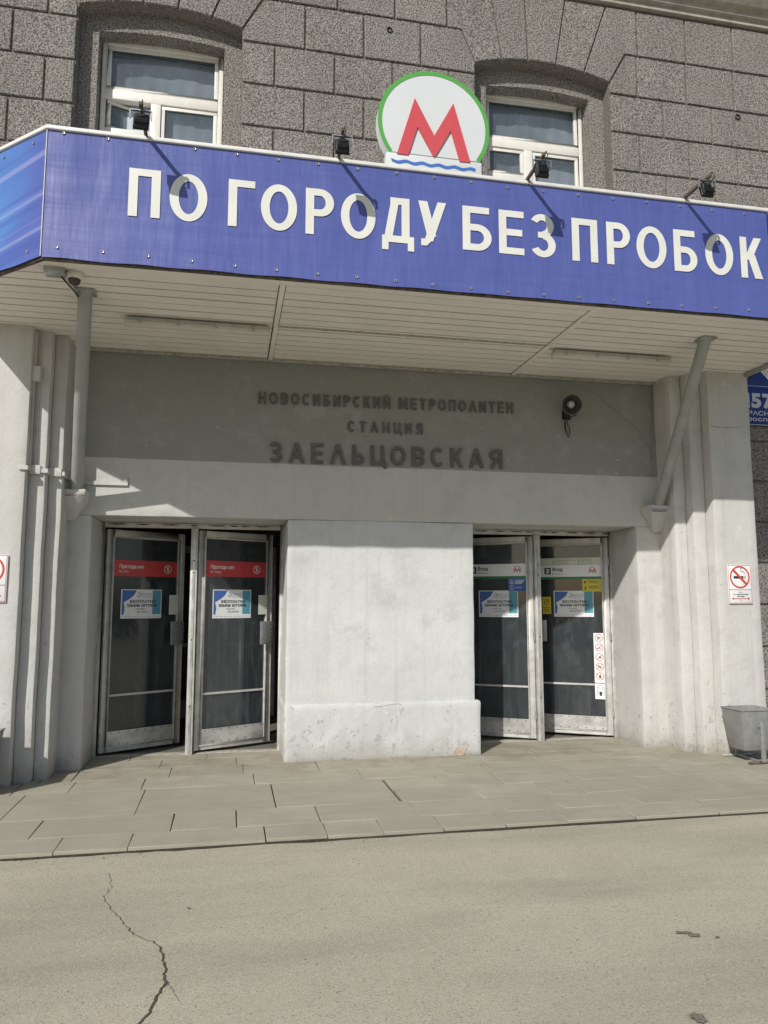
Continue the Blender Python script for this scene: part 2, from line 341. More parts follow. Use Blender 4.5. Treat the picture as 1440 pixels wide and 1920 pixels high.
def rough_slab(mb,amp=.004,step=.09,freq=3.,seed=0.,bev=.012):
    """turn boxes into uneven hand-plastered ones"""
    me=mesh_of(mb,'tmp',[]) ; bm=bmesh.new(); bm.from_mesh(me); bmesh.ops.remove_doubles(bm,verts=bm.verts,dist=1e-5)
    if bev:
        es=[e for e in bm.edges if len(e.link_faces)==2 and e.calc_face_angle(0)>.6]
        bmesh.ops.bevel(bm,geom=es,offset=bev,segments=2,affect='EDGES',profile=.5)
    for ax in range(3):
        lo=min(v.co[ax] for v in bm.verts); hi=max(v.co[ax] for v in bm.verts); n=int((hi-lo)/step)
        for i in range(1,n):
            p=[0,0,0]; p[ax]=lo+(hi-lo)*i/n; nn=[0,0,0]; nn[ax]=1
            bmesh.ops.bisect_plane(bm,geom=bm.verts[:]+bm.edges[:]+bm.faces[:],plane_co=p,plane_no=nn,dist=1e-5)
    for v in bm.verts:
        p=v.co*freq+Vector((seed,0,0)); q=v.co*14
        v.co+=noise.noise_vector(p)*amp+noise.noise_vector(q)*amp*.35
    bm.to_mesh(me); bm.free(); out=MB(); out.v=[tuple(v.co) for v in me.vertices]; out.f=[tuple(p.vertices) for p in me.polygons]; out.fm=[0]*len(out.f)
    bpy.data.meshes.remove(me); return out

# text -> flat (or extruded) mesh in (x,z), as one MB; fits the box x0..x1, z0..z1
_fc=bpy.data.curves.new('glyphs','FONT'); _fo=bpy.data.objects.new('glyphs',_fc); COL.objects.link(_fo)
def glyph(txt,x0,x1,z0,z1,y,depth=0.,bold=0.,res=3,spacing=1.,shear=0.,capfit=True):
    _fc.body=txt; _fc.offset=bold; _fc.resolution_u=res; _fc.space_character=spacing; _fc.shear=shear; _fc.extrude=0
    bpy.context.view_layer.update()
    me=bpy.data.meshes.new_from_object(_fo.evaluated_get(bpy.context.evaluated_depsgraph_get()))
    xs=[v.co.x for v in me.vertices]; ys=[v.co.y for v in me.vertices]
    a,b=min(xs),max(xs)
    c,d=min(ys),max(ys)
    if capfit: c=-bold; d=.73+bold
    sx=(x1-x0)/(b-a); sz=(z1-z0)/(d-c)
    mb=MB(); V=[((v.co.x-a)*sx+x0,y,(v.co.y-c)*sz+z0) for v in me.vertices]; F=[tuple(p.vertices) for p in me.polygons]
    if depth:
        n=len(V); V2=[(x,yy+depth,z) for x,yy,z in V]
        cnt={}
        for f in F:
            for i in range(len(f)):
                e=(f[i],f[(i+1)%len(f)]); cnt[e]=cnt.get(e,0)+1
        side=[(a_,b_,b_+n,a_+n) for (a_,b_) in cnt if (b_,a_) not in cnt]
        mb.add(V+V2,F+[tuple(i+n for i in reversed(f)) for f in F]+side)
    else: mb.add(V,F)
    bpy.data.meshes.remove(me); return mb

# letters drawn from strokes: list of polygons in a W x H box, stem s
def stroke_glyph(ch,W,H,s):
    P=[]; L=[0]
    def bar(x0,x1,z0,z1): L[0]+=1; P.append((L[0],[(x0,z0),(x1,z0),(x1,z1),(x0,z1)]))
    def seg(xa,za,xb,zb,w):  # parallelogram with horizontal ends
        h=w/2; L[0]+=1; P.append((L[0],[(xa-h,za),(xa+h,za),(xb+h,zb),(xb-h,zb)]))
    def ring(cx,cz,rx,rz,a0,a1,t,n=None):
        n=n or max(8,int(abs(a1-a0)/9)); L[0]+=1
        for i in range(n):
            A,B=rad(a0+(a1-a0)*i/n),rad(a0+(a1-a0)*(i+1)/n)
            P.append((L[0],[(cx+rx*math.cos(A),cz+rz*math.sin(A)),(cx+rx*math.cos(B),cz+rz*math.sin(B)),(cx+(rx-t)*math.cos(B),cz+(rz-t*.86)*math.sin(B)),(cx+(rx-t)*math.cos(A),cz+(rz-t*.86)*math.sin(A))]))
    t=s*.86
    def bowl(z0,z1,mirror=False,top=True):
        rz=(z1-z0)/2; rx=min(W*.5,rz*1.1); f=(lambda x:W-x) if mirror else (lambda x:x)
        n0=len(P)
        bar(s,W-rx,z0,z0+t)
        if top: bar(s,W-rx,z1-t,z1)
        ring(W-rx,(z0+z1)/2,rx,rz,-90,90,s)
        if mirror:
            for i in range(n0,len(P)): P[i]=(P[i][0],[(W-x,z) for x,z in P[i][1]][::-1])
    if ch in 'ПНИЙМЦ': bar(0,s,0,H); bar(W-s,W,0,H)
    if ch=='П': bar(s,W-s,H-t,H)
    if ch=='Н': bar(s,W-s,H*.5-t/2,H*.5+t/2)
    if ch in 'ИЙ': seg(s*.9,H*.12,W-s*.9,H*.88,s*1.05)
    if ch=='Й': ring(W/2,H*1.17,W*.22,H*.07,180,360,t*.5,8)
    if ch=='М': seg(s*.8,H-.001,W/2,H*.12,s*1.0); seg(W-s*.8,H-.001,W/2,H*.12,s*1.0)
    if ch=='Ц': bar(s,W-s,0,t); bar(W-s*.15,W+s*.75,-H*.16,t)
    if ch=='Г': bar(0,s,0,H); bar(s,W,H-t,H)
    if ch=='О': ring(W/2,H/2,W/2,H/2,0,360,s*1.02,40)
    if ch=='С': ring(W/2,H/2,W/2,H/2,42,318,s)
    if ch=='Р': bar(0,s,0,H); bowl(H*.40,H)
    if ch=='Я': bar(W-s,W,0,H); bowl(H*.42,H,True); seg(s*.6,0,W*.55,H*.46,s*1.1)
    if ch=='Б': bar(0,s,0,H); bar(s,W*.93,H-t,H); bowl(0,H*.60)
    if ch=='Ь': bar(0,s,0,H); bowl(0,H*.56)
    if ch=='В': bar(0,s,0,H); bowl(0,H*.56); bowl(H*.56-t,H)
    if ch=='Е': bar(0,s,0,H); bar(s,W,0,t); bar(s,W,H-t,H); bar(s,W*.93,H*.5-t/2,H*.5+t/2)
    if ch=='К': bar(0,s,0,H); seg(s*1.1,H*.45,W-s*.55,H,s*1.15); seg(s*1.6,H*.58,W-s*.6,0,s*1.2)
    if ch=='Т': bar(0,W,H-t,H); bar(W/2-s/2,W/2+s/2,0,H-t)
    if ch in 'ЛА': seg(s*.5,0,W/2,H,s*1.0); seg(W-s*.5,0,W/2,H,s*1.0)
    if ch=='А': bar(W*.24,W*.76,H*.22,H*.22+t)
    if ch=='Д': bar(W*.26,W*.86,H-t,H); bar(W*.86-s,W*.86,t,H-t); L[0]+=1; P.append((L[0],[(W*.08,t),(W*.08+s,t),(W*.26+s,H-t),(W*.26,H-t)])); bar(0,W,0,t); bar(0,s*.8,-H*.17,0); bar(W-s*.8,W,-H*.17,0)
    if ch=='У': seg(W*.47,H*.22,s*.58,H,s*1.15); seg(W*.36,H*.0+t*.7,W-s*.58,H,s*1.1); L[0]+=1; P.append((L[0],[(W*.10,0),(W*.30,0),(W*.46,t*.75),(W*.40,t*1.1),(W*.10,t)]))
    if ch=='З': ring(W*.47,H*.73,W*.47,H*.27,155,-90,s*.95); ring(W*.5,H*.285,W*.5,H*.285,90,-155,s); bar(W*.30,W*.5,H*.5-t*.35,H*.5+t*.55)
    return P
def stroke_mb(ch,x0,x1,z0,z1,y,s,depth=0.):
    mb=MB(); W=x1-x0; H=z1-z0
    for i,p in stroke_glyph(ch,W,H,s):
        q=[(x0+x,z0+z) for x,z in p]; yy=y-.0003*i
        if depth: mb.prism_y(q,yy,y+depth)
        else: mb.add([(x,yy,z) for x,z in q],[tuple(range(len(q)))])
    return mb
def ring_y(mb,cx,cz,r0,r1,y,a0=0,a1=360,seg=32):
    vs=[];n=seg+1
    for i in range(n):
        t=rad(a0+(a1-a0)*i/seg)
        vs+=[(cx+r0*math.cos(t),y,cz+r0*math.sin(t)),(cx+r1*math.cos(t),y,cz+r1*math.sin(t))]
    mb.add(vs,[(2*i,2*i+1,2*i+3,2*i+2) for i in range(seg)])
def quad_y(mb,x0,x1,z0,z1,y): mb.add([(x0,y,z0),(x1,y,z0),(x1,y,z1),(x0,y,z1)],[(0,1,2,3)])
def bar_y(mb,xa,za,xb,zb,w,y):
    d=Vector((xb-xa,zb-za)).normalized()*w/2; n=Vector((-d.y,d.x))
    mb.add([(xa-n.x,y,za-n.y),(xb-n.x,y,zb-n.y),(xb+n.x,y,zb+n.y),(xa+n.x,y,za+n.y)],[(0,1,2,3)])

# ================================================================ SETTING: ground, road, pavement
def struct(mb,name,mat,sm=False):
    o=build(mb,name,mat); o['kind']='structure'; return o
g=MB(); g.add([(-400,-400,-.12),(400,-400,-.12),(400,400,-.12),(-400,400,-.12)],[(0,1,2,3)]); struct(g,'ground',M['earth'])
vg=MB(); vg.box(-120,120,-60,-14.15,-.11,.03); struct(vg,'verge',M['verge'])  # unseen strip behind the camera, added dark to cut ground bounce
kb=MB(); kb.box(-120,120,-14.15,-14,-.11,.10); struct(kb,'kerb',M['verge_kerb'])
road_mb=MB()
# the asphalt edge next to the slabs is slightly ragged
xs=[-120,-60,-12]+[-8+.11*i for i in range(0,int(22/.11))]+[16,60,120]
vs=[];fs=[]
for i,x in enumerate(xs):
    e=-2.538+(noise.noise(Vector((x*2.3,0,0)))*.020+noise.noise(Vector((x*9,3,0)))*.016)
    vs+=[(x,-14,-.022),(x,-10,-.022),(x,-6,-.022),(x,e-.25,-.022),(x,e,-.026),(x,e+.012,-.06)]
for i in range(len(xs)-1):
    for k in range(5): fs.append((i*6+k,(i+1)*6+k,(i+1)*6+k+1,i*6+k+1))
road_mb.add(vs,fs); road=struct(road_mb,'road',M['asphalt'])
# crack in the asphalt (dirt-filled), jagged ribbon
cp=[atz(*p,-.02) for p in [(205,1637),(208,1665),(195,1680),(205,1700),(228,1730),(250,1752),(295,1772),(305,1795),(315,1820),(308,1845),(290,1865),(285,1890),(262,1920)]]
cp.append(Vector((-.36,-5.0,0))); cp.append(Vector((-.33,-5.6,0))); cp.append(Vector((-.45,-6.3,0)))
vs=[];fs=[];pts=[]
for i in range(len(cp)-1):
    for k in range(7):
        p=cp[i].lerp(cp[i+1],k/7); pts.append(p+Vector((noise.noise(p*23)*.022+noise.noise(p*55)*.012,noise.noise(p*31+Vector((5,0,0)))*.012,0)))
for i,p in enumerate(pts):
    t=i/len(pts); w=.0012+.0052*min(1,t*t*4)*(.55+.75*abs(noise.noise(p*17)))
    vs+=[(p.x-w,p.y,-.018),(p.x+w,p.y,-.018)]
    if i: fs.append((2*i-2,2*i-1,2*i+1,2*i))
c=MB(); c.add(vs,fs); build(c,'crack',M['stain'],road)
br=MB(); vs=[];q0=pts[60];
for k in range(16):
    w_=.0022*(1-k/17); x_=q0.x+.006*k+noise.noise(Vector((k*.9,1,2)))*.01; y_=q0.y-.017*k+noise.noise(Vector((k*.8,5,2)))*.008; vs+=[(x_-w_,y_,-.0175),(x_+w_,y_,-.0175)]
br.add(vs,[(2*i,2*i+2,2*i+3,2*i+1) for i in range(15)]); build(br,'crack',M['stain'],road)
def blob(cx,cy,rx,ry,z,seed,n=26,thr=0):
    vs=[(cx,cy,z)]
    for i in range(n):
        t=2*math.pi*i/n; k=.6+.7*abs(noise.noise(Vector((math.cos(t)*1.7+seed,math.sin(t)*1.7,seed))))+.15*noise.noise(Vector((math.cos(t)*6,math.sin(t)*6,seed)))
        vs.append((cx+rx*k*math.cos(t),cy+ry*k*math.sin(t),z))
    return vs,[(0,i+1,(i+1)%n+1) for i in range(n)]
for (px,py,rx,ry,sd) in [(1285,1749,.045,.018,1),(1302,1754,.04,.025,2),(1272,1751,.02,.01,8),(1345,1758,.018,.009,3),(1305,1908,.035,.04,4),(1313,1915,.03,.025,5),(352,1704,.012,.014,6)]:
    p=atz(px,py,-.018); m_=MB(); m_.add(*blob(p.x,p.y,rx,ry,-.0178+.0012*sd,sd)); build(m_,'stain',M['spot'],road)
# loose grit and dry bits on the asphalt
lit=MB(); random.seed(3)
for i in range(420):
    x=random.uniform(-3,7); y=random.choice([random.uniform(-6.5,-2.55),random.gauss(-2.56,.05)]); s_=random.uniform(.002,.006)
    if y<-7: continue
    a=random.random()*6.3; dx,dy=math.cos(a)*s_,math.sin(a)*s_
    lit.add([(x-dx,y-dy,-.021),(x+dy*.6,y-dx*.6,-.021),(x+dx,y+dy,-.021),(x-dy*.6,y+dx*.6,-.021),(x,y,-.021+s_*.8)],[(0,1,4),(1,2,4),(2,3,4),(3,0,4)])
lo=build(lit,'loose_grit',M['stain']); lo['kind']='stuff'; lo['label']='scattered dark grit and crumbs lying on the asphalt along the slab edge'; lo['category']='grit'

pave_mb=MB(); pave_mb.box(-9,16,-2.505,.75,-.115,-.022); pavement=struct(pave_mb,'pavement',M['dirt']); 
SLABM={}
def slab(x0,x1,y0,y1,lvl=0.):
    if -3<x0<9: x1-=random.choice([0,0,0,.002,.004]); x0+=random.choice([0,0,.001,.003])
    if y0<-2.45 and -3<x0<9: y0+=random.choice([-.006,0,.004,.009])
    g_=.0018; w=round(x1-x0-2*g_,3); d=round(y1-y0-2*g_,3); key=(w,d)
    if key not in SLABM:
        b=MB(); b.box(0,w,0,d,-.04,0); me=mesh_of(b,'paving_slab',M['paving']); bevel_mesh(me,.003,1); smooth(me); SLABM[key]=me
    o=link('paving_slab',SLABM[key],pavement,(x0+g_,y0+g_,lvl+random.uniform(-.002,.001))); o.rotation_euler=(random.uniform(-.0015,.0015),random.uniform(-.0015,.0015),0)
random.seed(11)
def row(y0,y1,joints):
    for a,b in zip(joints[:-1],joints[1:]): slab(a,b,y0,y1)
def rj(a,b,lo=.5,hi=.95):
    r=[a]
    while r[-1]<b-hi: r.append(round(r[-1]+random.uniform(lo,hi),2))
    return r+[b]
row(-2.5,-2.17,rj(-9,-1.07)+[-.61,.29,.715,1.11,1.55,2.02,2.5,3.05,3.75]+rj(4.4,16))
row(-2.17,-1.7,rj(-9,-1.3)+[-.36,.1,.71,1.46])
row(-1.7,-.88,rj(-9,-1.62)+[-.66,.41,1.405])
row(-.88,-.45,rj(-9,-1.75)+[-1.3,-.70,.27,1.25])
row(-2.17,-1.75,[1.46,2.15,2.62,3.3,3.8,4.6]+rj(5.3,16))
row(-1.75,-1.3,[1.43,2.1,2.72,3.02,3.6,4.3,4.85]+rj(5.6,16))
row(-1.3,-.88,[1.43,1.9,2.45,3.2,3.75,4.15,4.9]+rj(5.5,16))
row(-.88,-.45,[1.25,2.05,2.5,3.3,3.95,4.6]+rj(5.2,16))
row(-.45,.0,rj(-9,-1.35)+[-.5,.18,.9,1.7,2.6,3.15,3.9,4.75]+rj(5.5,16))
row(.0,.36,[-1.4,-.62,.12,.62]); row(.36,.78,[-1.4,-.95,-.18,.62])
row(.0,.40,[2.58,3.3,4.02,4.6]); row(.40,.78,[2.58,2.95,3.7,4.6])

# ================================================================ STONE BUILDING
YS=.08
bld=thing('stone_building','grey building faced with rough plaster blocks and arched window recesses above the station entrance','building',(1.6,YS,0))
YB=.105
WX=[(-1.741,.008),(2.758-.006,4.50)]
WIN=[-1.741,2.752]
ARC=[(0,8.031),(.10,8.068),(.25,8.108),(.42,8.138),(.60,8.158),(.80,8.168),(1.0,8.163),(1.2,8.146),(1.4,8.116),(1.58,8.075),(1.747,8.028)]
W=1.747
wall=MB()
for a,b in [(-14,WIN[0]),(WIN[0]+W,WIN[1]),(WIN[1]+W,16)]: wall.box(a,b,YB,.45,4.22,8.25)
for wx in WIN:
    wall.prism_y([(wx+x,z) for x,z in ARC]+[(wx+W,8.25),(wx,8.25)],YB,.45)
    wall.box(wx,wx+W,YB,.45,4.22,5.45)
wall.box(-14,16,YB,.45,8.25,13)
wall.box(-14,-2.36,YB,.45,0,4.22); wall.box(5.69,16,YB,.45,0,4.22)
build(wall,'wall',M['joint'],bld)
sh=MB(); sh.box(-14,-13.6,.45,9,0,13); sh.box(15.6,16,.45,9,0,13); sh.box(-14,16,9,9.4,0,13); build(sh,'side_wall',M['stone'],bld)
rf=MB(); rf.box(-14.2,16.2,-.1,9.5,13,13.3); build(rf,'roof',M['roof'],bld)
def inset(poly,d):
    n=len(poly); out=[]
    for i in range(n):
        p0,p1,p2=[Vector(poly[(i+k-1)%n]) for k in range(3)]
        e1=(p1-p0).normalized(); e2=(p2-p1).normalized(); n1=Vector((-e1.y,e1.x)); n2=Vector((-e2.y,e2.x))
        a=p1+n1*d; k=n1+n2; l=k.length
        if l<.05: out.append(tuple(a)); continue
        k/=l; out.append(tuple(p1+k*(d/max(.3,k.dot(n1)))))
    return out
BM={}
def stone_block(poly,name='stone_block',edge=0.0125):
    """poly ccw (x,z)"""
    ox,oz=poly[0]; key=tuple((round(x-ox,3),round(z-oz,3)) for x,z in poly)
    if key not in BM:
        b=MB(); q=inset([tuple(k) for k in key],edge); b.prism_y(q,0,.05); me=mesh_of(b,name,M['stone']); bevel_mesh(me,.006,1,.5); smooth(me,.5); BM[key]=me
    link(name,BM[key],bld,(ox-1.6,random.uniform(-.0025,.0025),oz))
def block_row(x0,x1,z0,z1,off,left=None,right=None,per=.682):
    k=math.floor((x0-off)/per)+1; js=[x0]
    while off+k*per<x1-.06:
        if off+k*per>x0+.06: js.append(round(off+k*per,4))
        k+=1
    js.append(x1)
    for i,(a,b) in enumerate(zip(js[:-1],js[1:])):
        p=[(a,z0),(b,z0),(b,z1),(a,z1)]
        if i==len(js)-2 and right: p=[(a,z0),(b,z0),(b,8.03),(b-right,z1),(a,z1)]
        if i==0 and left: p=[(a,z0),(b,z0),(b,z1),(a+left,z1),(a,8.03)]
        stone_block(p)
SEC=[(-6.0,WIN[0]),(WIN[0]+W,WIN[1]),(WIN[1]+W,9.4)]
OA,OB=.375,.715
for i in range(3):
    a,b=SEC[i]; a2=a; 
    offs=[(0.0,0.0),(0,0),(.045-.0,0.045)]
    dx=-.03 if i==0 else (.0 if i==1 else .07)
    for k,(z0,z1) in enumerate([(5.369,5.872),(5.872,6.375),(6.375,6.878),(6.878,7.381),(7.381,7.884)]):
        block_row(a,b,z0,z1,(OA if k%2==0 else OB)+dx)
    block_row(a,b,7.884,8.44,OB+dx,left=.23 if i>0 else None,right=.17 if i<2 else None)
    # top course between the fans of wedge stones
block_row(-6.0,WIN[0]-.35,8.44,9.07,OA-.03)
block_row(WIN[0]+W+.40,WIN[1]-.345,8.44,9.07,.375+.03)
block_row(WIN[1]+W+.40,9.4,8.44,9.07,4.9)
for wx in WIN:
    def X(v): return v-2.752+wx
    arc=lambda x:(lambda r:[z0+(z1-z0)*(r-x0)/(x1-x0) for (x0,z0),(x1,z1) in zip(ARC[:-1],ARC[1:]) if x0-1e-6<=r<=x1+1e-6][0])(x-2.752)
    bx=[2.752,3.096,3.426,3.787,4.161,4.499]; tx=[None,2.95,3.40,3.94,4.49,None]
    for i in range(5):
        mids=[x+2.752 for x,_ in ARC if bx[i]+.02<x+2.752<bx[i+1]-.02]
        bot=[(bx[i],arc(bx[i]))]+[(m,arc(m)) for m in mids]+[(bx[i+1],arc(bx[i+1]))]
        if i==0: top=[(2.95,9.07),(2.407,9.07),(2.407,8.44),(2.582,8.44)]
        elif i==4: top=[(4.729,8.44),(4.899,8.44),(4.899,9.07),(4.49,9.07)]
        else: top=[(tx[i+1],9.07),(tx[i],9.07)]
        stone_block([(X(x),z) for x,z in bot+top],'wedge_stone',.009)
# lower right courses beside the entrance
for k in range(-2,7):
    z0=1.08+.495*k; z1=z0+.495
    if z0<0: z0=.02
    if k==6: z1=4.22
    x=5.72; js=[5.72]+[6.15+.68*j+(0.34 if k%2 else 0) for j in range(5)]
    for a,b in zip(js[:-1],js[1:]): stone_block([(a,z0),(b,z0),(b,z1),(a,z1)])
for k in range(-2,7):
    z0=1.08+.495*k; z1=z0+.495
    if z0<0: z0=.02
    if k==6: z1=4.22
    js=[-2.40-.68*j-(0.34 if k%2 else 0) for j in range(5)]
    js[0]=-2.38
    for a,b in zip(js[1:],js[:-1]): stone_block([(a,z0),(b,z0),(b,z1),(a,z1)])
for z0,z1,o in ((4.22,4.79,OB),(4.79,5.369,OA)):
    block_row(5.72,9.4,z0,z1,o+.07); block_row(-6.0,-2.38,z0,z1,o-.03)
# anchor holes
for p,r in [((1.699,8.277),.028),((6.272,7.80),.03)]:
    h=MB(); h.lathe([(r*1.3,-.012),(r,-.02),(r*.85,.0),(r*.5,.004),(0,.004)],(p[0],YS,p[1]),(0,1,0),12); build(h,'anchor_hole',M['black'],bld)
# cornice
cor=MB(); cor.prism_x([(YB,9.085),(.03,9.085),(.03,9.15),(-.02,9.16),(-.03,9.21),(-.10,9.24),(-.16,9.31),(-.17,9.38),(-.24,9.40),(-.24,9.50),(YB,9.50)],-14,16)
build(cor,'cornice',M['cornice'],bld)
# windows ---------------------------------------------------------
YI=.27; YW=.45
def make_window(wx):
    # rough plaster surround set back in the recess
    w=MB(); xl,xr=wx+.192,wx+W-.195
    a=[(wx+.001,5.45),(xl,5.45),(xl,8.3),(wx+.001,8.3)]; w.prism_y(a,YI,.62)
    w.prism_y([(xr,5.45),(wx+W-.001,5.45),(wx+W-.001,8.3),(xr,8.3)],YI,.62)
    n=8; bot=[(xl+(xr-xl)*i/n,7.895+.05*math.sin(math.pi*i/n)) for i in range(n+1)]
    w.prism_y(bot+[(xr,8.3),(xl,8.3)],YI,.62)
    build(w,'window_surround',M['stone'],bld)
    sl_=MB(); sl_.box(xl-.05,xr+.05,YI-.04,.62,5.5,5.86); build(sl_,'window_sill',M['trim'],bld)
    x0,x1=xl+.01,xr-.01; z0,z1=5.86,7.95
    f=MB(); D0,D1=YW,YW+.09
    f.box(x0,x0+.055,D0,D1,z0,z1); f.box(x1-.055,x1,D0,D1,z0,z1); f.box(x0+.055,x1-.055,D0,D1,z1-.06,z1)
    f.box(x0+.055,x1-.055,D0,D1,7.235,7.35); xm=x0+.60; f.box(xm-.055,xm+.055,D0,D1,z0,7.235)
    f.box(x0+.055,xm-.055,D0,D1,6.80,6.885); f.box(x0+.055,x1-.055,D0+.002,D1,z0,z0+.06)
    wi=build(f,'window',M['window_white'],bld,bevel=.006)
    def sash(a,b,c,d,open_=0):
        s=MB(); t=.042; y0,y1=YW+.018,YW+.06
        s.box(a,b,y0,y1,c,c+t); s.box(a,b,y0,y1,d-t,d); s.box(a,a+t,y0,y1,c+t,d-t); s.box(b-t,b,y0,y1,c+t,d-t)
        p=MB(); p.box(a+t,b-t,(y0+y1)/2-.002,(y0+y1)/2+.002,c+t,d-t)
        if open_:
            m=Matrix.Translation((a,y1,0))@Matrix.Rotation(open_,4,'Z')@Matrix.Translation((-a,-y1,0)); s.xf(m); p.xf(m)
        build(s,'sash',M['window_white'],wi,bevel=.004); build(p,'pane',M['glass_win'],wi)
    sash(x0+.058,x1-.058,7.353,z1-.063); sash(x0+.058,xm-.058,6.888,7.232,open_=rad(24) if wx<0 else 0); sash(xm+.058,x1-.058,z0+.063,7.232); sash(x0+.058,xm-.058,z0+.063,6.797)
    # net curtain and a dim room
    c=MB(); n=60; vs=[]
    for i in range(n+1):
        x=x0+(x1-x0)*i/n; y=YW+.13+.004*math.sin(i*.8)+.006*math.sin(i*.31+wx); vs+=[(x,y,5.9),(x,y,7.88 if wx<0 else 7.88)]
    c.add(vs,[(2*i,2*i+2,2*i+3,2*i+1) for i in range(n)]); build(c,'curtain',M['curtain'],wi,sm=True)
    r=MB(); r.box(x0-.3,x1+.3,2.2,2.3,5.4,8.2); r.box(x0-.35,x0-.3,.62,2.3,5.4,8.2); r.box(x1+.3,x1+.35,.62,2.3,5.4,8.2); r.box(x0-.3,x1+.3,.62,2.3,8.2,8.3); r.box(x0-.3,x1+.3,.62,2.3,5.3,5.4)
    build(r,'room',M['room'],bld)
for wx in WIN: make_window(wx)

# ================================================================ ENTRANCE PORTAL
por=thing('station_entrance','white plastered metro station entrance with two door openings, stepped side piers and grey upper band','entrance',(1.6,0,0))
def pw(boxes,name,mat,amp=.004,seed=0,bev=.012,step=.1,freq=3.):
    b=MB(); fs=MB()
    for bx in boxes:
        t=MB(); t.box(*bx); r=rough_slab(t,amp,step,freq,seed,bev); fs.add(r.v,r.f)
    return build(fs,name,mat,por,sm=True)
XL,XR=-1.577,4.87; AX=[-1.353,.592,2.616,4.575]; ZT=2.464
# one wall sheet: lintel zone plus jambs, butted
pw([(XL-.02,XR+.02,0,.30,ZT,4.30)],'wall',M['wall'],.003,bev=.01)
pw([(XL-.02,AX[0],.0,.62,-.02,ZT-.001)],'jamb',M['side'],.004)
pw([(AX[3],XR+.02,.0,.62,-.02,ZT-.001)],'jamb',M['side'],.006)
for a,b in ((AX[0],AX[1]),(AX[2],AX[3])):
    pw([(a-.01,b+.01,.301,.66,ZT-.004,ZT+.3)],'lintel',M['side'],.004)
pw([(AX[1],AX[2],.002,.72,.50,ZT-.001)],'pier',M['white'],.006,seed=3,bev=.016,step=.08)
pw([(AX[1]-.012,AX[2]+.055,-.028,.74,-.02,.565)],'pier_base',M['white'],.011,seed=5,bev=.03,step=.06,freq=4)
PR=[(5.18,5.70,-.575),(5.02,5.18,-.44),(4.87,5.02,-.32)]
PL=[(-2.37,-1.845,-.575),(-1.845,-1.70,-.455),(-1.70,-1.575,-.335)]
for a,b,y in PR: pw([(a,b,y,.10,-.02,4.30)],'side_pier' ,M['side'],.006,seed=9,bev=.02,freq=2.2)
for a,b,y in PL: pw([(a,b,y,.10,-.02,4.30)],'side_pier',M['side'],.006,seed=4,bev=.014,freq=2.2)
# hairline cracks in the upper wall: fine raised-edge polylines
def crackline(pts,y,w=.003,name='crack',mat=None,jit=.012):
    vs=[];fs=[];P=[]
    for (a,b) in zip(pts[:-1],pts[1:]):
        n=8
        for k in range(n):
            q=Vector(a).lerp(Vector(b),k/n); P.append(q+Vector((noise.noise(Vector((q.x*13,q.y*13,1))),noise.noise(Vector((q.x*13,q.y*13,7)))))*jit)
    for i,p in enumerate(P):
        ww=w*(.5+abs(noise.noise(Vector((p.x*9,p.y*9,3))))*1.4); yy=y(p) if callable(y) else y
        vs+=[(p.x-ww*.7,yy,p.y-ww*.7),(p.x+ww*.7,yy,p.y+ww*.7)]
        if i: fs.append((2*i-2,2*i-1,2*i+1,2*i))
    m_=MB(); m_.add(vs,fs); build(m_,name,mat or M['crack'],por)
def P2(px,py,y=0): p=at(px,py,y); return (p.x,p.z)
crackline([P2(*p) for p in [(900,775),(960,738),(1010,718),(1040,714)]],-.0045,.0022)
crackline([P2(*p) for p in [(1075,722),(1110,735),(1150,768),(1190,800),(1215,835),(1224,870)]],-.0045,.0028)
crackline([P2(*p,-.03) for p in [(620,1385),(660,1355),(700,1325),(760,1318)]],-.036,.0022)
crackline([P2(*p,-.03) for p in [(740,1368),(752,1340),(748,1325)]],-.036,.002)
q=at(862,1408,-.035)
n=16; pts=[(q.x+.075*math.cos(2*math.pi*i/n)*(.8+.4*abs(noise.noise(Vector((i*.7,2,0))))),q.z-.01+.05*math.sin(2*math.pi*i/n)*(.8+.4*abs(noise.noise(Vector((i*.9,5,0)))))) for i in range(n)]
bp=MB(); bp.prism_y([(x,max(.002,z)) for x,z in pts],-.040,-.03); build(bp,'exposed_brick_patch',M['brick'],por)
for y_,pp in ((-.585,[(1332,799),(1360,802),(1396,800)]),(-.449,[(1297,808),(1322,803)]),(-.449,[(1299,815),(1320,809)]),(-.329,[(1262,816),(1290,810)]),(-.329,[(1264,823),(1286,817)])):
    crackline([P2(px,py,y_) for px,py in pp],y_,.0035,jit=.02)
crackline([P2(*p,-.006) for p in [(1222,730),(1221,800),(1223,860),(1222,905)]],-.007,.0035,jit=.02)
crackline([P2(*p,-.006) for p in [(430,985),(470,978),(520,984)]],-.006,.0018)
crackline([P2(*p,-.006) for p in [(300,700),(360,690),(440,705)]],-.006,.0016)
# corbels that carry the canopy struts
for cx,s in ((-1.50,-1),(4.77,1)):
    b=MB(); w=.12; t=[(cx-w,-.22),(cx+w,-.22),(cx+w,.0),(cx-w,.0)]
    lo_=[(cx-.05+s*.05,-.04),(cx+.05+s*.05,-.04),(cx+.05+s*.05,.0),(cx-.05+s*.05,.0)]
    b.hexa([(x,y,2.40) for x,y in lo_],[(x,y,2.62) for x,y in t]); b.hexa([(x,y,2.62) for x,y in t],[(x,y,2.69) for x,y in t])
    r=rough_slab(b,.012,.07,6,cx,.008); build(r,'corbel',M['side'],por,sm=True)
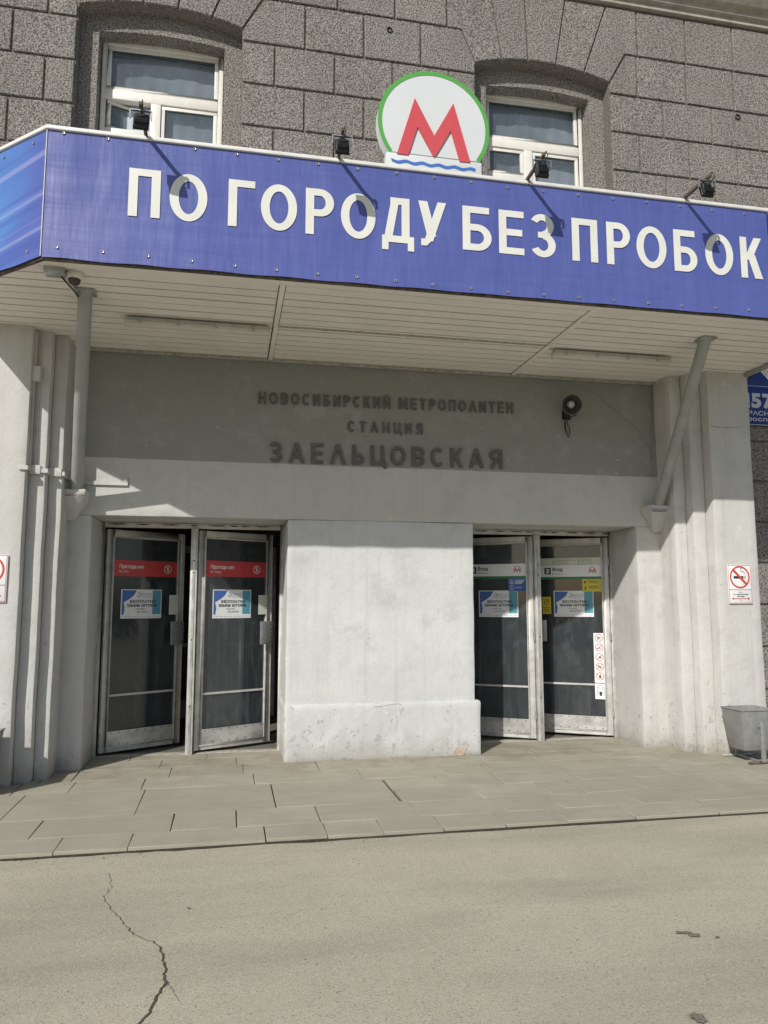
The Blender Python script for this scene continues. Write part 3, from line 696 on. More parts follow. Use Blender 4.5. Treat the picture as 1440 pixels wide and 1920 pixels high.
# door fixed frames
for a,b,mx in ((AX[0],AX[1],-.375),(AX[2],AX[3],3.60)):
    f=MB(); y0,y1=.60,.67
    f.box(a,a+.035,y0,y1,0,ZT-.01); f.box(b-.035,b,y0,y1,0,ZT-.01); f.box(a+.035,b-.035,y0,y1,2.405,ZT-.01)
    f.box(mx-.036,mx+.036,y0-.035,y1+.02,0.0,2.404)
    df=build(f,'door_frame',M['alu'],por,bevel=.004)
    g_=MB(); g_.box(mx-.012,mx+.012,y0-.043,y0-.035,.02,2.39); build(g_,'centre_strip',M['alu_old'],df)
    t=MB(); t.box(a,b,.62,.70,-.02,.004); build(t,'threshold',M['trim_dirty'],df)
    s_=MB()
    for z in (2.05,1.92,1.2,.5): s_.lathe([(0,-.002),(.007,-.002),(.009,.0)],(mx,y0-.043,z),(0,1,0),8)
    build(s_,'screw',M['black'],df)
# peeling, browned paint under the lintel above each door frame
for a,b in ((AX[0],AX[1]),(AX[2],AX[3])):
    c=MB(); x=a+.05
    while x<b-.1:
        w=random.uniform(.05,.22); vs=[];n=9
        for i in range(n+1):
            q=x+w*i/n; e=math.sin(math.pi*i/n); vs+=[(q,.596,2.440-.008*e-.010*e*abs(noise.noise(Vector((q*21,1,0))))),(q,.596,2.441+.014*e*abs(noise.noise(Vector((q*17,5,0)))))]
        c.add(vs,[(2*i,2*i+2,2*i+3,2*i+1) for i in range(n)]); x+=w+random.uniform(.0,.12)
    build(c,'peeling_paint',M['stain'],por)
# door leaves
LEAF={1:(-1.30,.665,33,1),2:(-.335,.635,28,1),3:(3.555,.605,33,-1),4:(4.53,.605,33,-1)}
LW=.93
def leaf_matrix(k):
    hx,hy,a,s=LEAF[k]; a=rad(a)
    ux=Vector((s*math.cos(a),math.sin(a),0)); n=Vector((-math.sin(a)*s*s,math.cos(a),0)) if s>0 else Vector((math.sin(a),math.cos(a),0))
    # columns: local x = along leaf seen left-to-right in the picture
    return Matrix.Translation((hx,hy,0))@Matrix.Rotation(a if s>0 else -a,4,'Z')
def leaf_x(k,u): return u if LEAF[k][3]>0 else -u
def make_leaf(k):
    s=LEAF[k][3]; m=leaf_matrix(k); 
    def bx(mb,u0,u1,y0,y1,z0,z1):
        a,b=sorted((leaf_x(k,u0),leaf_x(k,u1))); mb.box(a,b,y0,y1,z0,z1)
    f=MB(); T=.082
    bx(f,0,T,-.022,.022,.03,2.385); bx(f,LW-T,LW,-.022,.022,.03,2.385); bx(f,T,LW-T,-.022,.022,2.30,2.385); bx(f,T,LW-T,-.022,.022,.03,.085)
    # raised glazing bead
    for (u0,u1,z0,z1) in ((T-.018,T,.085,2.30),(LW-T,LW-T+.018,.085,2.30),(T-.018,LW-T+.018,2.30,2.318),(T-.018,LW-T+.018,.067,.085)): bx(f,u0,u1,-.032,-.0225,z0,z1)
    for (u0,u1,z0,z1) in ((.0,.012,.03,2.385),(LW-.012,LW,.03,2.385)): bx(f,u0,u1,-.029,-.0225,z0,z1)
    d=build(f.xf(m),'door',M['alu'],por,bevel=.003)
    g_=MB(); bx(g_,T,LW-T,-.004,.004,.24,2.30); build(g_.xf(m),'glass',M['glass_door'],d)
    kp=MB(); bx(kp,T-.004,LW-T+.004,-.027,-.0235,.085,.245); build(kp.xf(m),'kick_plate',M['kick'],d)
    rv=MB()
    for u in [.12+.098*i for i in range(8)]:
        for z in (.105,.228): rv.lathe([(0,-.030),(.006,-.030),(.007,-.027)],(leaf_x(k,u),0,z),(0,1,0),6)
    build(rv.xf(m),'rivet',M['black'],d)
    cb=MB(); bx(cb,T,LW-T,-.016,-.006,.605,.627); build(cb.xf(m),'crossbar',M['alu'],d)
    h=MB(); bx(h,.745,.905,-.095,-.078,1.125,1.385); bx(h,.885,.905,-.0775,-.0235,1.125,1.385)
    build(h.xf(m),'handle',M['handle'],d,bevel=.006)
    b=MB()
    for z in (1.16,1.20,1.25,1.30,1.35): b.lathe([(0,-.098),(.006,-.098),(.007,-.095)],(leaf_x(k,.885),0,z),(0,1,0),6)
    build(b.xf(m),'bolt',M['black'],d)
    for z in (.3,1.2,2.1):
        hg=MB(); hg.tube([(0,-.03,z-.05),(0,-.03,z+.05)],.012,8); build(hg.xf(m),'hinge',M['alu_old'],d)
    return d
for k in (1,2,3,4): make_leaf(k)
# vestibule behind the doors
v=MB(); v.box(-1.6,4.9,3.3,3.4,0,2.8); v.box(-1.7,-1.6,.63,3.4,0,2.8); v.box(4.9,5.0,.63,3.4,0,2.8); v.box(-1.6,4.9,.67,3.3,2.7,2.8); v.box(1.55,1.65,.74,3.3,0,2.7)
build(v,'vestibule',M['vest_wall'],por)
v=MB(); v.box(-1.6,4.9,.785,3.3,-.05,-.005); build(v,'vestibule_floor',M['vest_floor'],por)
for x in (-1.1,-.15,.75,2.75,3.7):
    f=MB(); f.box(x,x+.07,3.2,3.26,0,2.4); f.box(x+.75,x+.82,3.2,3.26,0,2.4); f.box(x+.07,x+.75,3.2,3.26,2.3,2.4); f.box(x+.07,x+.75,3.2,3.26,.0,.25); f.box(x+.07,x+.75,3.2,3.26,.98,1.03)
    build(f,'inner_door',M['alu_old'],por)

# ================================================================ LETTERING ON THE WALL
def letter_line(txt,x0,x1,z0,z1,name,label,dy,depth,bold,gapk=.22,slope=0.,group='dark metal lettering on the grey wall band'):
    t=thing(name,label,'lettering',((x0+x1)/2,-.01,z0),group)
    NW={'М':1.12,'О':1.0,'Г':.75,'Е':.78,'Т':.85,'С':.92,'Р':.82,'Б':.84,'Ь':.78,'В':.84,'З':.8,'К':.86,'А':1.0,'Л':1.0,'Ц':.88,' ':.35}
    adv=[NW.get(ch,.88) for ch in txt]; tot=sum(adv)+gapk*(len(txt)-1); k=(x1-x0)/tot; x=x0; H=z1-z0
    for ch,a in zip(txt,adv):
        if ch!=' ':
            dz=(x-x0)*slope
            m_=stroke_mb(ch,x,x+a*k,z0+dz,z1+dz,dy,H*bold,depth); build(m_,'letter',M['dark_letter'],t)
        x+=(a+gapk)*k
    return t
letter_line('НОВОСИБИРСКИЙ МЕТРОПОЛИТЕН',.262,3.105,3.685,3.812,'metal_lettering','top line of small dark metal letters reading НОВОСИБИРСКИЙ МЕТРОПОЛИТЕН',-.016,.011,.19,gapk=.34,slope=.012)
letter_line('СТАНЦИЯ',1.215,2.05,3.425,3.543,'metal_lettering','short middle line of dark metal letters reading СТАНЦИЯ',-.016,.011,.18,.55,slope=.01)
letter_line('ЗАЕЛЬЦОВСКАЯ',.382,2.962,3.062,3.275,'metal_lettering','bottom line of large dark metal letters reading ЗАЕЛЬЦОВСКАЯ',-.026,.02,.17,.42,slope=.008)

# ================================================================ CANOPY
ZS=4.175; ZTOP=5.195; YF=-2.12
CX0,CX1=-1.43,4.79; EX0,EX1=-2.36,5.70; YC=-1.283
can=thing('canopy','canopy over the station entrance with cream slatted underside, carried on two slanted grey pipes','canopy',(1.67,-1.0,ZS))
def xl_at(y): return EX0 if y>=YC else EX0+(YC-y)/(YC-YF)*(CX0-EX0)
def xr_at(y): return EX1 if y>=YC else EX1-(YC-y)/(YC-YF)*(EX1-CX1)
body=MB(); body.prism_z([(CX0+.02,YF+.02),(CX1-.02,YF+.02),(EX1-.03,YC+.01),(EX1-.03,.07),(EX0+.03,.07),(EX0+.03,YC+.01)],ZS+.05,ZTOP-.02)
build(body,'canopy_body',M['trim_dirty'],can)
tr=MB(); o_=.035; tr.prism_z([(CX0-.01,YF-.035),(CX1+.01,YF-.035),(EX1+.03,YC-.02),(EX1+.03,.075),(EX0-.03,.075),(EX0-.03,YC-.02)],ZTOP-.012,ZTOP+.018)
build(tr,'top_flashing',M['trim'],can,bevel=.004)
# fascia under-edge: rusty angle and edge flange
ed=MB()
def edge_seg(p,q,y_off=0):
    P=Vector((*p,0));Q=Vector((*q,0)); d=(Q-P).normalized(); n=Vector((-d.y,d.x,0))
    if (Vector((1.67,-1,0))-P).dot(n)<0: n=-n
    b=[P,Q,Q+n*.03,P+n*.03]; ed.hexa([(v.x,v.y,ZS-.022) for v in b],[(v.x,v.y,ZS+.05) for v in b])
O=[(EX0,.0),(EX0,YC),(CX0,YF),(CX1,YF),(EX1,YC),(EX1,.0)]
for a,b in zip(O[:-1],O[1:]): edge_seg(a,b)
build(ed,'edge_angle',M['rust'],can)
fl=MB(); fl.prism_z([(CX0+.03,YF+.035),(CX1-.03,YF+.035),(xr_at(YF+.15)-.04,YF+.15),(xl_at(YF+.15)+.04,YF+.15)],ZS-.008,ZS+.02)
build(fl,'edge_flange',M['soffit'],can)
# soffit slats: three bays, one object each
random.seed(5)
BAY=[(None,.345),(.405,3.075),(3.135,None)]
ys=[YF+.155+i*.147 for i in range(15)]; ys[-1]=.0
ys=[y for y in ys if y<-.03]+[.0]
for bi,(a,b) in enumerate(BAY):
    for y0,y1 in zip(ys[:-1],ys[1:]):
        g0=.018
        aa0=xl_at(y0)+.035 if a is None else a; aa1=xl_at(y1)+.035 if a is None else a
        bb0=xr_at(y0)-.035 if b is None else b; bb1=xr_at(y1)-.035 if b is None else b
        z=ZS+random.uniform(-.0015,.0015); zz=random.uniform(-.002,.002)
        yi0,yi1=y0+g0,y1-.001
        s=MB(); s.hexa([(aa0,yi0,z),(bb0,yi0,z+zz),(bb1,yi1,z+zz),(aa1,yi1,z)],[(aa0,yi0,z+.012),(bb0,yi0,z+.012),(bb1,yi1,z+.012),(aa1,yi1,z+.012)])
        build(s,'soffit_slat',M['soffit'],can)
bk=MB(); bk.prism_z([(CX0+.03,YF+.06),(CX1-.03,YF+.06),(EX1-.04,YC),(EX1-.04,-.002),(EX0+.04,-.002),(EX0+.04,YC)],ZS+.02,ZS+.045); build(bk,'soffit_backing',M['gap'],can)
for x,(ya,yb) in ((.375,(YF+.12,-1.02)),(.378,(-1.01,-.01)),(3.105,(YF+.12,-1.02)),(3.108,(-1.01,-.01))):
    bt=MB(); bt.box(x-.022,x+.022,ya,yb,ZS-.016,ZS+.01); build(bt,'cover_strip',M['soffit'],can,bevel=.003)
cs=MB(); cs.box(.41,3.07,-1.03,-1.018,ZS-.006,ZS+.004); cs.box(.41,3.07,-1.0,-.99,ZS-.006,ZS+.004); build(cs,'seam',M['trim_dirty'],can)
wt=MB(); wt.box(-1.55,4.85,-.04,-.008,ZS-.03,ZS-.004); build(wt,'wall_angle',M['trim_dirty'],can)
et=MB(); et.tube([(EX1-.02,YC,ZS-.02),(EX1-.02,-.5,ZS-.02)],.03,10); build(et,'edge_tube',M['steel'],can)
for a,b in (((-1.225,-1.516,ZS),(-1.48,-.12,2.67)),((4.53,-1.516,ZS),(4.775,-.13,2.67))):
    s=MB(); A=Vector(a);B=Vector(b); d=(B-A).normalized(); s.tube([A-d*.06,B+d*.03],.058,20)
    build(s,'strut',M['pipe'],can,sm=True)
    f=MB(); f.box(a[0]-.075,a[0]+.085,a[1]-.07,a[1]+.08,ZS-.02,ZS-.006); build(f,'strut_plate',M['steel'],can,bevel=.003)

# ================================================================ BANNER
ban=thing('banner','long violet-blue vinyl banner wrapped round the canopy edge reading ПО ГОРОДУ БЕЗ ПРОБОК','banner',(1.67,-2.136,4.16))
def sheet(p,q,z0,z1,off,nx,name,mat,wav=.004):
    P=Vector((*p,0));Q=Vector((*q,0)); d=(Q-P).normalized(); n=Vector((d.y,-d.x,0))
    if n.dot(P-Vector((1.67,-.5,0)))<0: n=-n
    vs=[];fs=[];nz=10; L=(Q-P).length
    for i in range(nx+1):
        for j in range(nz+1):
            t=i/nx; z=z0+(z1-z0)*j/nz; c=P.lerp(Q,t)
            w=wav*noise.noise(Vector((t*L*1.3,z*2,p[0])))
            if j==0: z+=.003*math.sin(t*L*math.pi/.28)+.004*noise.noise(Vector((t*L*3,0,0)))
            if t in (0.,1.): w=0
            c=c+n*(off+w); vs.append((c.x,c.y,z))
    for i in range(nx):
        for j in range(nz): a=i*(nz+1)+j; fs.append((a,a+nz+1,a+nz+2,a+1))
    m_=MB(); m_.add(vs,fs); return build(m_,name,mat,ban,sm=True)
YBN=-2.136
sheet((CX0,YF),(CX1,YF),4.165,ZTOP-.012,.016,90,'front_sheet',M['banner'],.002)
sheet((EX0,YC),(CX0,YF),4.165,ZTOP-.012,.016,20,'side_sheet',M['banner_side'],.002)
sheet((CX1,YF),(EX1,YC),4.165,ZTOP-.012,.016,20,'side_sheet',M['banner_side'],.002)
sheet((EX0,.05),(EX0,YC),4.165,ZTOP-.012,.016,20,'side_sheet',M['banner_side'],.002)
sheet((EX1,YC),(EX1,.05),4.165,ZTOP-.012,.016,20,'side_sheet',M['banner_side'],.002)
for z in (0,):
    cr=MB(); cr.tube([(CX0-.006,YBN-.004,4.17),(CX0-.006,YBN-.004,ZTOP-.012)],.004,6); build(cr,'corner_fold',M['trim'],ban)
# banner letters: (char, left px, right px); z heights from the photo
BL=[('П',241,301),('О',318,389),('Г',428,478),('О',489,557),('Р',573,626),('О',639,704),('Д',716,776),('У',784,837),('Б',867,921),('Е',935,982),('З',994,1041),('П',1072,1120),('Р',1137,1181),('О',1193,1249),('Б',1263,1306),('О',1322,1374),('К',1388,1428)]
for ch,pa,pb in BL:
    pc=(pa+pb)/2; my=316+(pc-243)*.111+43
    xa=at(pa,my,YBN).x; xb=at(pb,my,YBN).x; f=(pc-243)/(1420-243)
    zt=4.943-.030*f; zb=4.552-.028*f
    if ch=='Д': zb-=.0
    m_=stroke_mb(ch,xa,xb,zb,zt,-2.1415,.068)
    build(m_,'letter',M['bletter'],ban)
# eyelets
def eyelet(x,y,z,nx=0,ny=-1):
    e=MB(); e.lathe([(.005,0),(.006,.003),(.011,.004),(.014,0)],(x,y,z),(nx,ny,0),10); build(e,'eyelet',EYM,ban)
EYM=M['steel']
tx=[119,202,365,444,521,596,670,743,814,883,951,1018,1084,1149,1212,1275,1336,1396]; ty=[248,259,278,288,298,306,315,323,331,340,350,357,364,371,378,385,393,400]
for a,b in zip(tx,ty): p=at(a,b+1,-2.141); eyelet(p.x,-2.141,p.z)
bx_=[106,192,277,359,440,518,595,669,742,811,883,952,1020,1086,1151,1216,1279,1342,1404]; by_=[463,472,480,489,498,506,513,519,526,533,540,547,552,557,563,568,573,577,581]
for a,b in zip(bx_,by_): p=at(a,b,-2.141); eyelet(p.x,-2.141,p.z)
for t in (.12,.42,.72):
    for z in (5.12,4.24):
        x=CX0+(EX0-CX0)*t; y=YF+(YC-YF)*t; d=Vector((EX0-CX0,YC-YF,0)).normalized(); n=Vector((d.y,-d.x,0)); n=n if n.y<0 else -n
        eyelet(x+n.x*.021,y+n.y*.021,z,n.x,n.y)

# ================================================================ METRO SIGN
ms=thing('metro_sign','round white sign with green ring and red letter M above blue wave, standing above canopy','sign',(1.62,-2.08,ZTOP+.02))
cx,cz,R=1.62,5.624,.488
YM0=-2.13
def disc_poly(r,zmin,n=72):
    P=[(cx+r*math.cos(2*math.pi*i/n),cz+r*math.sin(2*math.pi*i/n)) for i in range(n)]
    return [(x,z) for x,z in P if z>=zmin-1e-6]
P_=disc_poly(R,5.33); d=MB(); d.prism_y(P_,YM0,YM0+.10); build(d,'disc_box',M['logo_white'],ms,sm=False)
g_=MB(); a0=math.degrees(math.asin((5.335-cz)/R)); ring_y(g_,cx,cz,R-.034,R+.001,YM0-.003,a0,180-a0,64); build(g_,'green_ring',M['logo_green'],ms)
b=MB(); b.box(1.203,2.035,YM0-.006,YM0+.10,ZTOP+.015,5.332); build(b,'base_plate',M['logo_white'],ms,bevel=.004)
mp=[(1.448,5.842),(1.292,5.322),(1.389,5.321),(1.47,5.583),(1.614,5.323),(1.761,5.586),(1.837,5.317),(1.933,5.32),(1.788,5.841),(1.616,5.523)]
mm=MB(); mm.prism_y(mp,YM0-.014,YM0-.0065)
build(mm,'letter',M['logo_red'],ms)
wp=[];n=40
for i in range(n+1):
    t=i/n; x=1.241+(1.982-1.241)*t; wp.append((x,5.272+.008*math.sin(t*5.2*2*math.pi+2.2)))
lw=[(x+.01*(1-2*i/n),z-.028+.0*x) for i,(x,z) in enumerate(wp)]
wv=MB(); vs=[]; 
for (x,z),(x2,z2) in zip(wp,lw): vs+=[(x,YM0-.0085,z),(x2,YM0-.0085,z2)]
wv.add(vs,[(2*i,2*i+1,2*i+3,2*i+2) for i in range(n)]); build(wv,'wave',M['logo_blue'],ms)

# ================================================================ FLOODLIGHTS
def make_flood(loc,label):
    t=thing('floodlight',label,'floodlight',loc,'black floodlights on arms along the top of the banner')
    o=Vector(loc)
    a=MB(); a.box(o.x-.012,o.x+.012,o.y-.40,o.y+.02,o.z-.004,o.z+.022); a.box(o.x-.03,o.x+.03,o.y-.0,o.y+.05,o.z-.02,o.z-.004)
    build(a,'arm',M['rust'],t,bevel=.002)
    y=MB(); yy=o.y-.34; zt=o.z-.012
    y.box(o.x-.078,o.x+.078,yy-.012,yy+.012,zt-.006,zt); y.box(o.x-.078,o.x-.073,yy-.012,yy+.012,zt-.07,zt-.006); y.box(o.x+.073,o.x+.078,yy-.012,yy+.012,zt-.07,zt-.006)
    build(y,'yoke',M['steel'],t)
    m_=Matrix.Translation((o.x,yy,zt-.078))@Matrix.Rotation(rad(-17),4,'X')@Matrix.Scale(.82,4)
    b=MB(); b.box(-.066,.066,.0,.028,-.075,.075); b.hexa([(-.066,0,-.075),(.066,0,-.075),(.066,0,.075),(-.066,0,.075)],[(-.045,-.02,-.055),(.045,-.02,-.055),(.045,-.02,.06),(-.045,-.02,.06)])
    b.box(-.07,.07,.028,.036,-.08,.08)
    build(b.xf(m_),'lamp_body',M['black'],t,bevel=.002)
    f=MB()
    for i in range(10):
        x=-.05+i*.0111; f.box(x-.0022,x+.0022,-.038,-.0,-.062,.0)
    f.box(-.035,.035,-.032,-.015,.015,.055)
    build(f.xf(m_),'cooling_fins',M['black'],t)
    g_=MB(); g_.box(-.058,.058,.0365,.039,-.066,.066); build(g_.xf(m_),'lamp_glass',M['lens'],t)
    c=MB(); c.tube([(o.x+.005,yy-.03,zt-.05),(o.x+.02,yy-.08,zt-.0),(o.x+.015,yy-.06,zt+.045),(o.x,yy+.05,zt+.035),(o.x+.012,yy+.14,zt+.02),(o.x+.006,yy+.28,zt+.02),(o.x+.015,yy+.34,zt-.03)],.0045,6)
    build(c,'cable',M['cable'],t,sm=True)
    return t
FL=[(-.716,'leftmost of the four black floodlights, in front of the left upper window'),(.802,'black floodlight between the left upper window and the round metro sign'),
 (2.443,'black floodlight just right of the round metro sign, before the right upper window'),(3.944,'rightmost black floodlight, in front of plain wall blocks')]
f0=make_flood((FL[0][0],-2.13,5.222),FL[0][1])
for x,lab in FL[1:]:
    c=copy_tree(f0); c.location=(x,-2.13,5.215); c['label']=lab; c.rotation_euler=(0,0,random.uniform(-.06,.06))

# ================================================================ TUBE LIGHTS
def tube_light(x0,x1,y,label):
    t=thing('tube_light',label,'light fitting',((x0+x1)/2,y,ZS-.02),'long tube lights under the canopy')
    h=MB(); h.box(x0+.01,x1-.01,y-.05,y+.05,ZS-.05,ZS-.018); build(h,'housing',M['lamp_house'],t,bevel=.01)
    d=MB(); pr=[(y-.045,ZS-.05),(y-.038,ZS-.085),(y-.015,ZS-.098),(y+.015,ZS-.098),(y+.038,ZS-.085),(y+.045,ZS-.05)]
    d.prism_x(pr,x0,x1); build(d,'cover',M['lamp_plastic'],t,bevel=.004)
    L=x1-x0
    for f in (.1,.36,.62,.88):
        c=MB(); c.box(x0+L*f-.012,x0+L*f+.012,y-.056,y-.046,ZS-.075,ZS-.03); c.box(x0+L*f-.012,x0+L*f+.012,y+.046,y+.056,ZS-.075,ZS-.03); build(c,'clip',M['trim_dirty'],t)
    m_=MB(); m_.box(x0+.1,x0+.13,y-.02,y+.02,ZS-.018,ZS+.0); m_.box(x1-.13,x1-.1,y-.02,y+.02,ZS-.018,ZS+.0); build(m_,'mount',M['steel'],t)
tube_light(-.975,.325,-1.0,'long grey tube light on the slatted soffit right of the left slanted pipe')
tube_light(3.18,4.50,-.93,'long pale tube light on the slatted soffit left of the right slanted pipe')

# ================================================================ SECURITY CAMERA, BOX, CONDUIT
t=thing('security_camera','white dome security camera hanging under the left corner of the canopy','security camera',(-1.245,-1.86,ZS))
b=MB(); b.lathe([(0,.0),(.066,.0),(.07,-.012),(.07,-.035),(.058,-.052),(.0,-.052)],(-1.245,-1.86,ZS-.002),(0,0,1),28); build(b,'camera_base',M['trim'],t,sm=True)
b=MB(); b.lathe([(.047,-.0525),(.046,-.068),(.038,-.085),(.022,-.097),(.0,-.101)],(-1.245,-1.86,ZS-.002),(0,0,1),24); build(b,'dome',M['dome_dark'],t,sm=True)
b=MB(); b.box(-1.45,-1.30,-1.98,-1.86,ZS-.055,ZS-.004); single(b,'junction_box',M['steel'],'small grey flat junction box under the canopy beside the dome security camera','junction box',(-1.375,-1.92,ZS),bevel=.008)
b=MB(); b.tube([(-1.335,-1.86,ZS-.018),(-1.31,-1.55,ZS-.02),(-1.285,-1.05,ZS-.022),(-1.28,-.98,ZS-.03),(-1.285,-.95,ZS-.10)],.016,8); single(b,'cable_conduit',M['soffit'],'cream cable duct running from the junction box across the soffit to the left pipe','cable conduit',(-1.3,-1.4,ZS-.02),sm=True)
b=MB(); b.tube([(-1.33,-1.90,ZS-.06),(-1.29,-1.6,ZS-.05),(-1.262,-1.3,ZS-.06),(-1.275,-1.28,ZS-.12),(-1.29,-1.2,ZS-.2)],.007,6); single(b,'black_cable',M['cable'],'thin black cable looping from the junction box to the left slanted pipe','cable',(-1.3,-1.6,ZS-.05),sm=True)

# ================================================================ LOUDSPEAKER
t=thing('loudspeaker','grey horn loudspeaker on the grey wall to the right of the dark lettering','loudspeaker',(3.74,0,3.8))
hc=Vector((3.722,-.22,3.80)); ax=Vector((-.22,-1,-.30)).normalized()
b=MB(); b.lathe([(.112,.0),(.115,.004),(.112,.008),(.095,-.03),(.062,-.08),(.045,-.11),(.0,-.11)],hc,ax,32); build(b,'horn',M['horn'],t,sm=True)
b=MB(); b.lathe([(.108,.001),(.088,-.03),(.058,-.075),(.0,-.09)],hc,ax,32); build(b,'horn_throat',M['horn_in'],t,sm=True)
b=MB(); b.lathe([(.0,-.018),(.03,-.022),(.045,-.045),(.042,-.075),(.03,-.085)],hc,ax,24); build(b,'centre_cone',M['lamp_house'],t,sm=True)
b=MB(); b.lathe([(.0,-.105),(.05,-.106),(.052,-.165),(.0,-.166)],hc,ax,20); build(b,'driver',M['horn_in'],t,sm=True)
b=MB(); b.box(3.70,3.80,-.012,-.002,3.68,3.80); b.tube([(3.75,-.012,3.76),(3.745,-.10,3.78)],.014,8); b.tube([(3.68,-.12,3.76),(3.68,-.12,3.70),(3.75,-.10,3.69),(3.82,-.12,3.71),(3.81,-.12,3.78)],.008,6); build(b,'bracket',M['black'],t)
b=MB(); b.tube([(3.735,-.09,3.72),(3.715,-.05,3.64),(3.725,-.04,3.56),(3.745,-.035,3.49),(3.765,-.03,3.47),(3.775,-.035,3.51),(3.768,-.04,3.58),(3.745,-.04,3.62),(3.75,-.03,3.66),(3.72,-.02,3.66),(3.718,-.03,3.58),(3.73,-.03,3.52)],.0055,6); build(b,'cable',M['cable'],t,sm=True)

# ================================================================ TRUNKING ON THE LEFT PIERS
t=thing('cable_trunking','white painted cable trunking stepping round the left piers to the wall above the left doors','cable trunking',(-1.6,-.3,2.8))
b=MB(); z0,z1=2.805,2.845; e=.022
b.box(-1.90,-1.845+e,-.575-e+.002,-.56,z0,z1)
b.box(-1.842,-1.842+e,-.56,-.455-e,z0,z1); b.box(-1.842,-1.70+e,-.455-e,-.452,z0-.006,z1-.006); b.box(-1.697,-1.697+e,-.45,-.335-e,z0-.008,z1-.008); b.box(-1.697,-1.575+e,-.335-e,-.332,z0-.012,z1-.012); b.box(-1.572,-1.572+e,-.33,-.025,z0-.02,z1-.02)
b.box(-1.572,-1.02,-.024,-.003,2.768,2.806); b.box(-1.058,-1.02,-.027,-.003,2.806,2.85)
build(b,'duct',M['side'],t)
for x0_,x1_,y_ in ((-1.842,-1.76,-.48),(-1.70,-1.60,-.36)):
    c=MB(); c.box(x0_,x1_+.02,y_-.006,y_+.02,2.785,2.868); build(c,'saddle',M['side'],t,bevel=.003)
t=thing('vertical_conduit','thin white vertical cable duct with square box on the inner edge of the left pier','cable conduit',(-1.835,-.46,3.5))
c=MB(); c.box(-1.843,-1.823,-.50,-.48,2.86,4.14); c.tube([(-1.79,-.465,2.85),(-1.79,-.465,4.14)],.006,6); build(c,'duct',M['side'],t)
c=MB(); c.box(-1.88,-1.77,-.545,-.46,3.655,3.80); build(c,'square_box',M['side'],t,bevel=.008)

# grey conduit at the right pier edge
b=MB(); b.tube([(6.115,.045,.25),(6.115,.045,1.95),(6.12,.05,1.98)],.02,8); single(b,'wall_conduit',M['steel'],'thin grey vertical pipe on the stone wall just right of the right pier','pipe',(6.115,.045,.25),sm=True)

# ================================================================ SIGNS
def no_smoking(x0,x1,z0,z1,y,label,tilt=0.):
    t=thing('no_smoking_sign',label,'sign',((x0+x1)/2,y,z0),'no smoking signs on the entrance piers')
    w=x1-x0; h=z1-z0
    b=MB(); b.box(x0,x1,y-.006,y,z0,z1); build(b,'plate',M['paper'],t,bevel=.002)
    b=MB(); e=.008; zs=z0+h*.36
    for (a,bb,c,d) in ((x0+.006,x1-.006,z1-.006-e*.6,z1-.006),(x0+.006,x1-.006,z0+.006,z0+.006+e*.6),(x0+.006,x0+.006+e*.6,z0+.006,z1-.006),(x1-.006-e*.6,x1-.006,z0+.006,z1-.006),(x0+.01,x1-.01,zs-.004,zs+.002)): quad_y(b,a,bb,c,d,y-.0072)
    cx_=(x0+x1)/2; cz_=zs+(z1-zs)*.5; r=w*.42
    ring_y(b,cx_,cz_,r-.018,r,y-.0076); 
    d_=r*.68; bar_y(b,cx_-d_,cz_+d_,cx_+d_,cz_-d_,.026,y-.0084)
    za=z0+h*.13; bar_y(b,x0+.045,za,x1-.045,za,.007,y-.0076); bar_y(b,cx_,za,cx_,za-.035,.006,y-.0076)
    for sx,xx in ((-1,x0+.035),(1,x1-.035)): b.add([(xx,y-.0076,za),(xx-sx*.022,y-.0076,za+.013),(xx-sx*.022,y-.0076,za-.013)],[(0,1,2)])
    build(b,'red_print',M['signred'],t)
    k=MB(); quad_y(k,cx_-r*.62,cx_+r*.34,cz_-.016,cz_+.012,y-.0079); quad_y(k,cx_+r*.40,cx_+r*.46,cz_-.016,cz_+.012,y-.0079); quad_y(k,cx_+r*.54,cx_+r*.58,cz_-.016,cz_+.012,y-.0079)
    pts=[(cx_+r*.5,cz_+.03),(cx_+r*.42,cz_+.06),(cx_+r*.15,cz_+.06),(cx_+r*.1,cz_+.09),(cx_+r*.3,cz_+.105)]
    for p_,q_ in zip(pts[:-1],pts[1:]): bar_y(k,*p_,*q_,.005,y-.0079)
    for txt,zz,s in (('15 м',zs-.035,.16),('от периметра',zs-.058,.62),('входа',zs-.08,.3)):
        g_=glyph(txt,cx_-w*s/2,cx_+w*s/2,zz,zz+.016,y-.0077,0,.03,res=1); k.add(g_.v,g_.f)
    build(k,'black_print',M['ink'],t)
no_smoking(5.30,5.59,1.585,2.008,-.587,'no smoking sign fixed on the right pier above the litter bin')
no_smoking(-2.235,-1.945,1.60,2.028,-.587,'no smoking sign on the left pier, cut off by the left edge of the photo')
# address sign
t=thing('address_sign','navy blue house number sign reading 157 КРАСНЫЙ ПРОСПЕКТ with pointed top, partly behind the right pier','sign',(6.32,.05,3.735))
b=MB(); ax0,ax1=5.99,6.66; b.prism_y([(ax0,3.735),(ax1,3.735),(ax1,4.235),(ax0,4.235)],.02,.05); b.prism_y([(ax0+.12,4.2355),(ax1-.12,4.2355),(6.325,4.45)],.03,.055); build(b,'plate',M['navy'],t,bevel=.004)
b=MB(); bar_y(b,ax0,3.745,ax1,3.745,.008,.0185); bar_y(b,ax0,4.228,ax1,4.228,.006,.0185); bar_y(b,6.335,4.44,6.56,4.24,.010,.0285)
for ch,a,bb in (('1',6.085,6.165),('5',6.19,6.325),('7',6.345,6.495)):
    g_=glyph(ch,a,bb,3.955,4.15,.0183,0,.055); b.add(g_.v,g_.f)
g_=glyph('КРАСНЫЙ',6.065,6.60,3.862,3.918,.0183,0,.02); b.add(g_.v,g_.f)
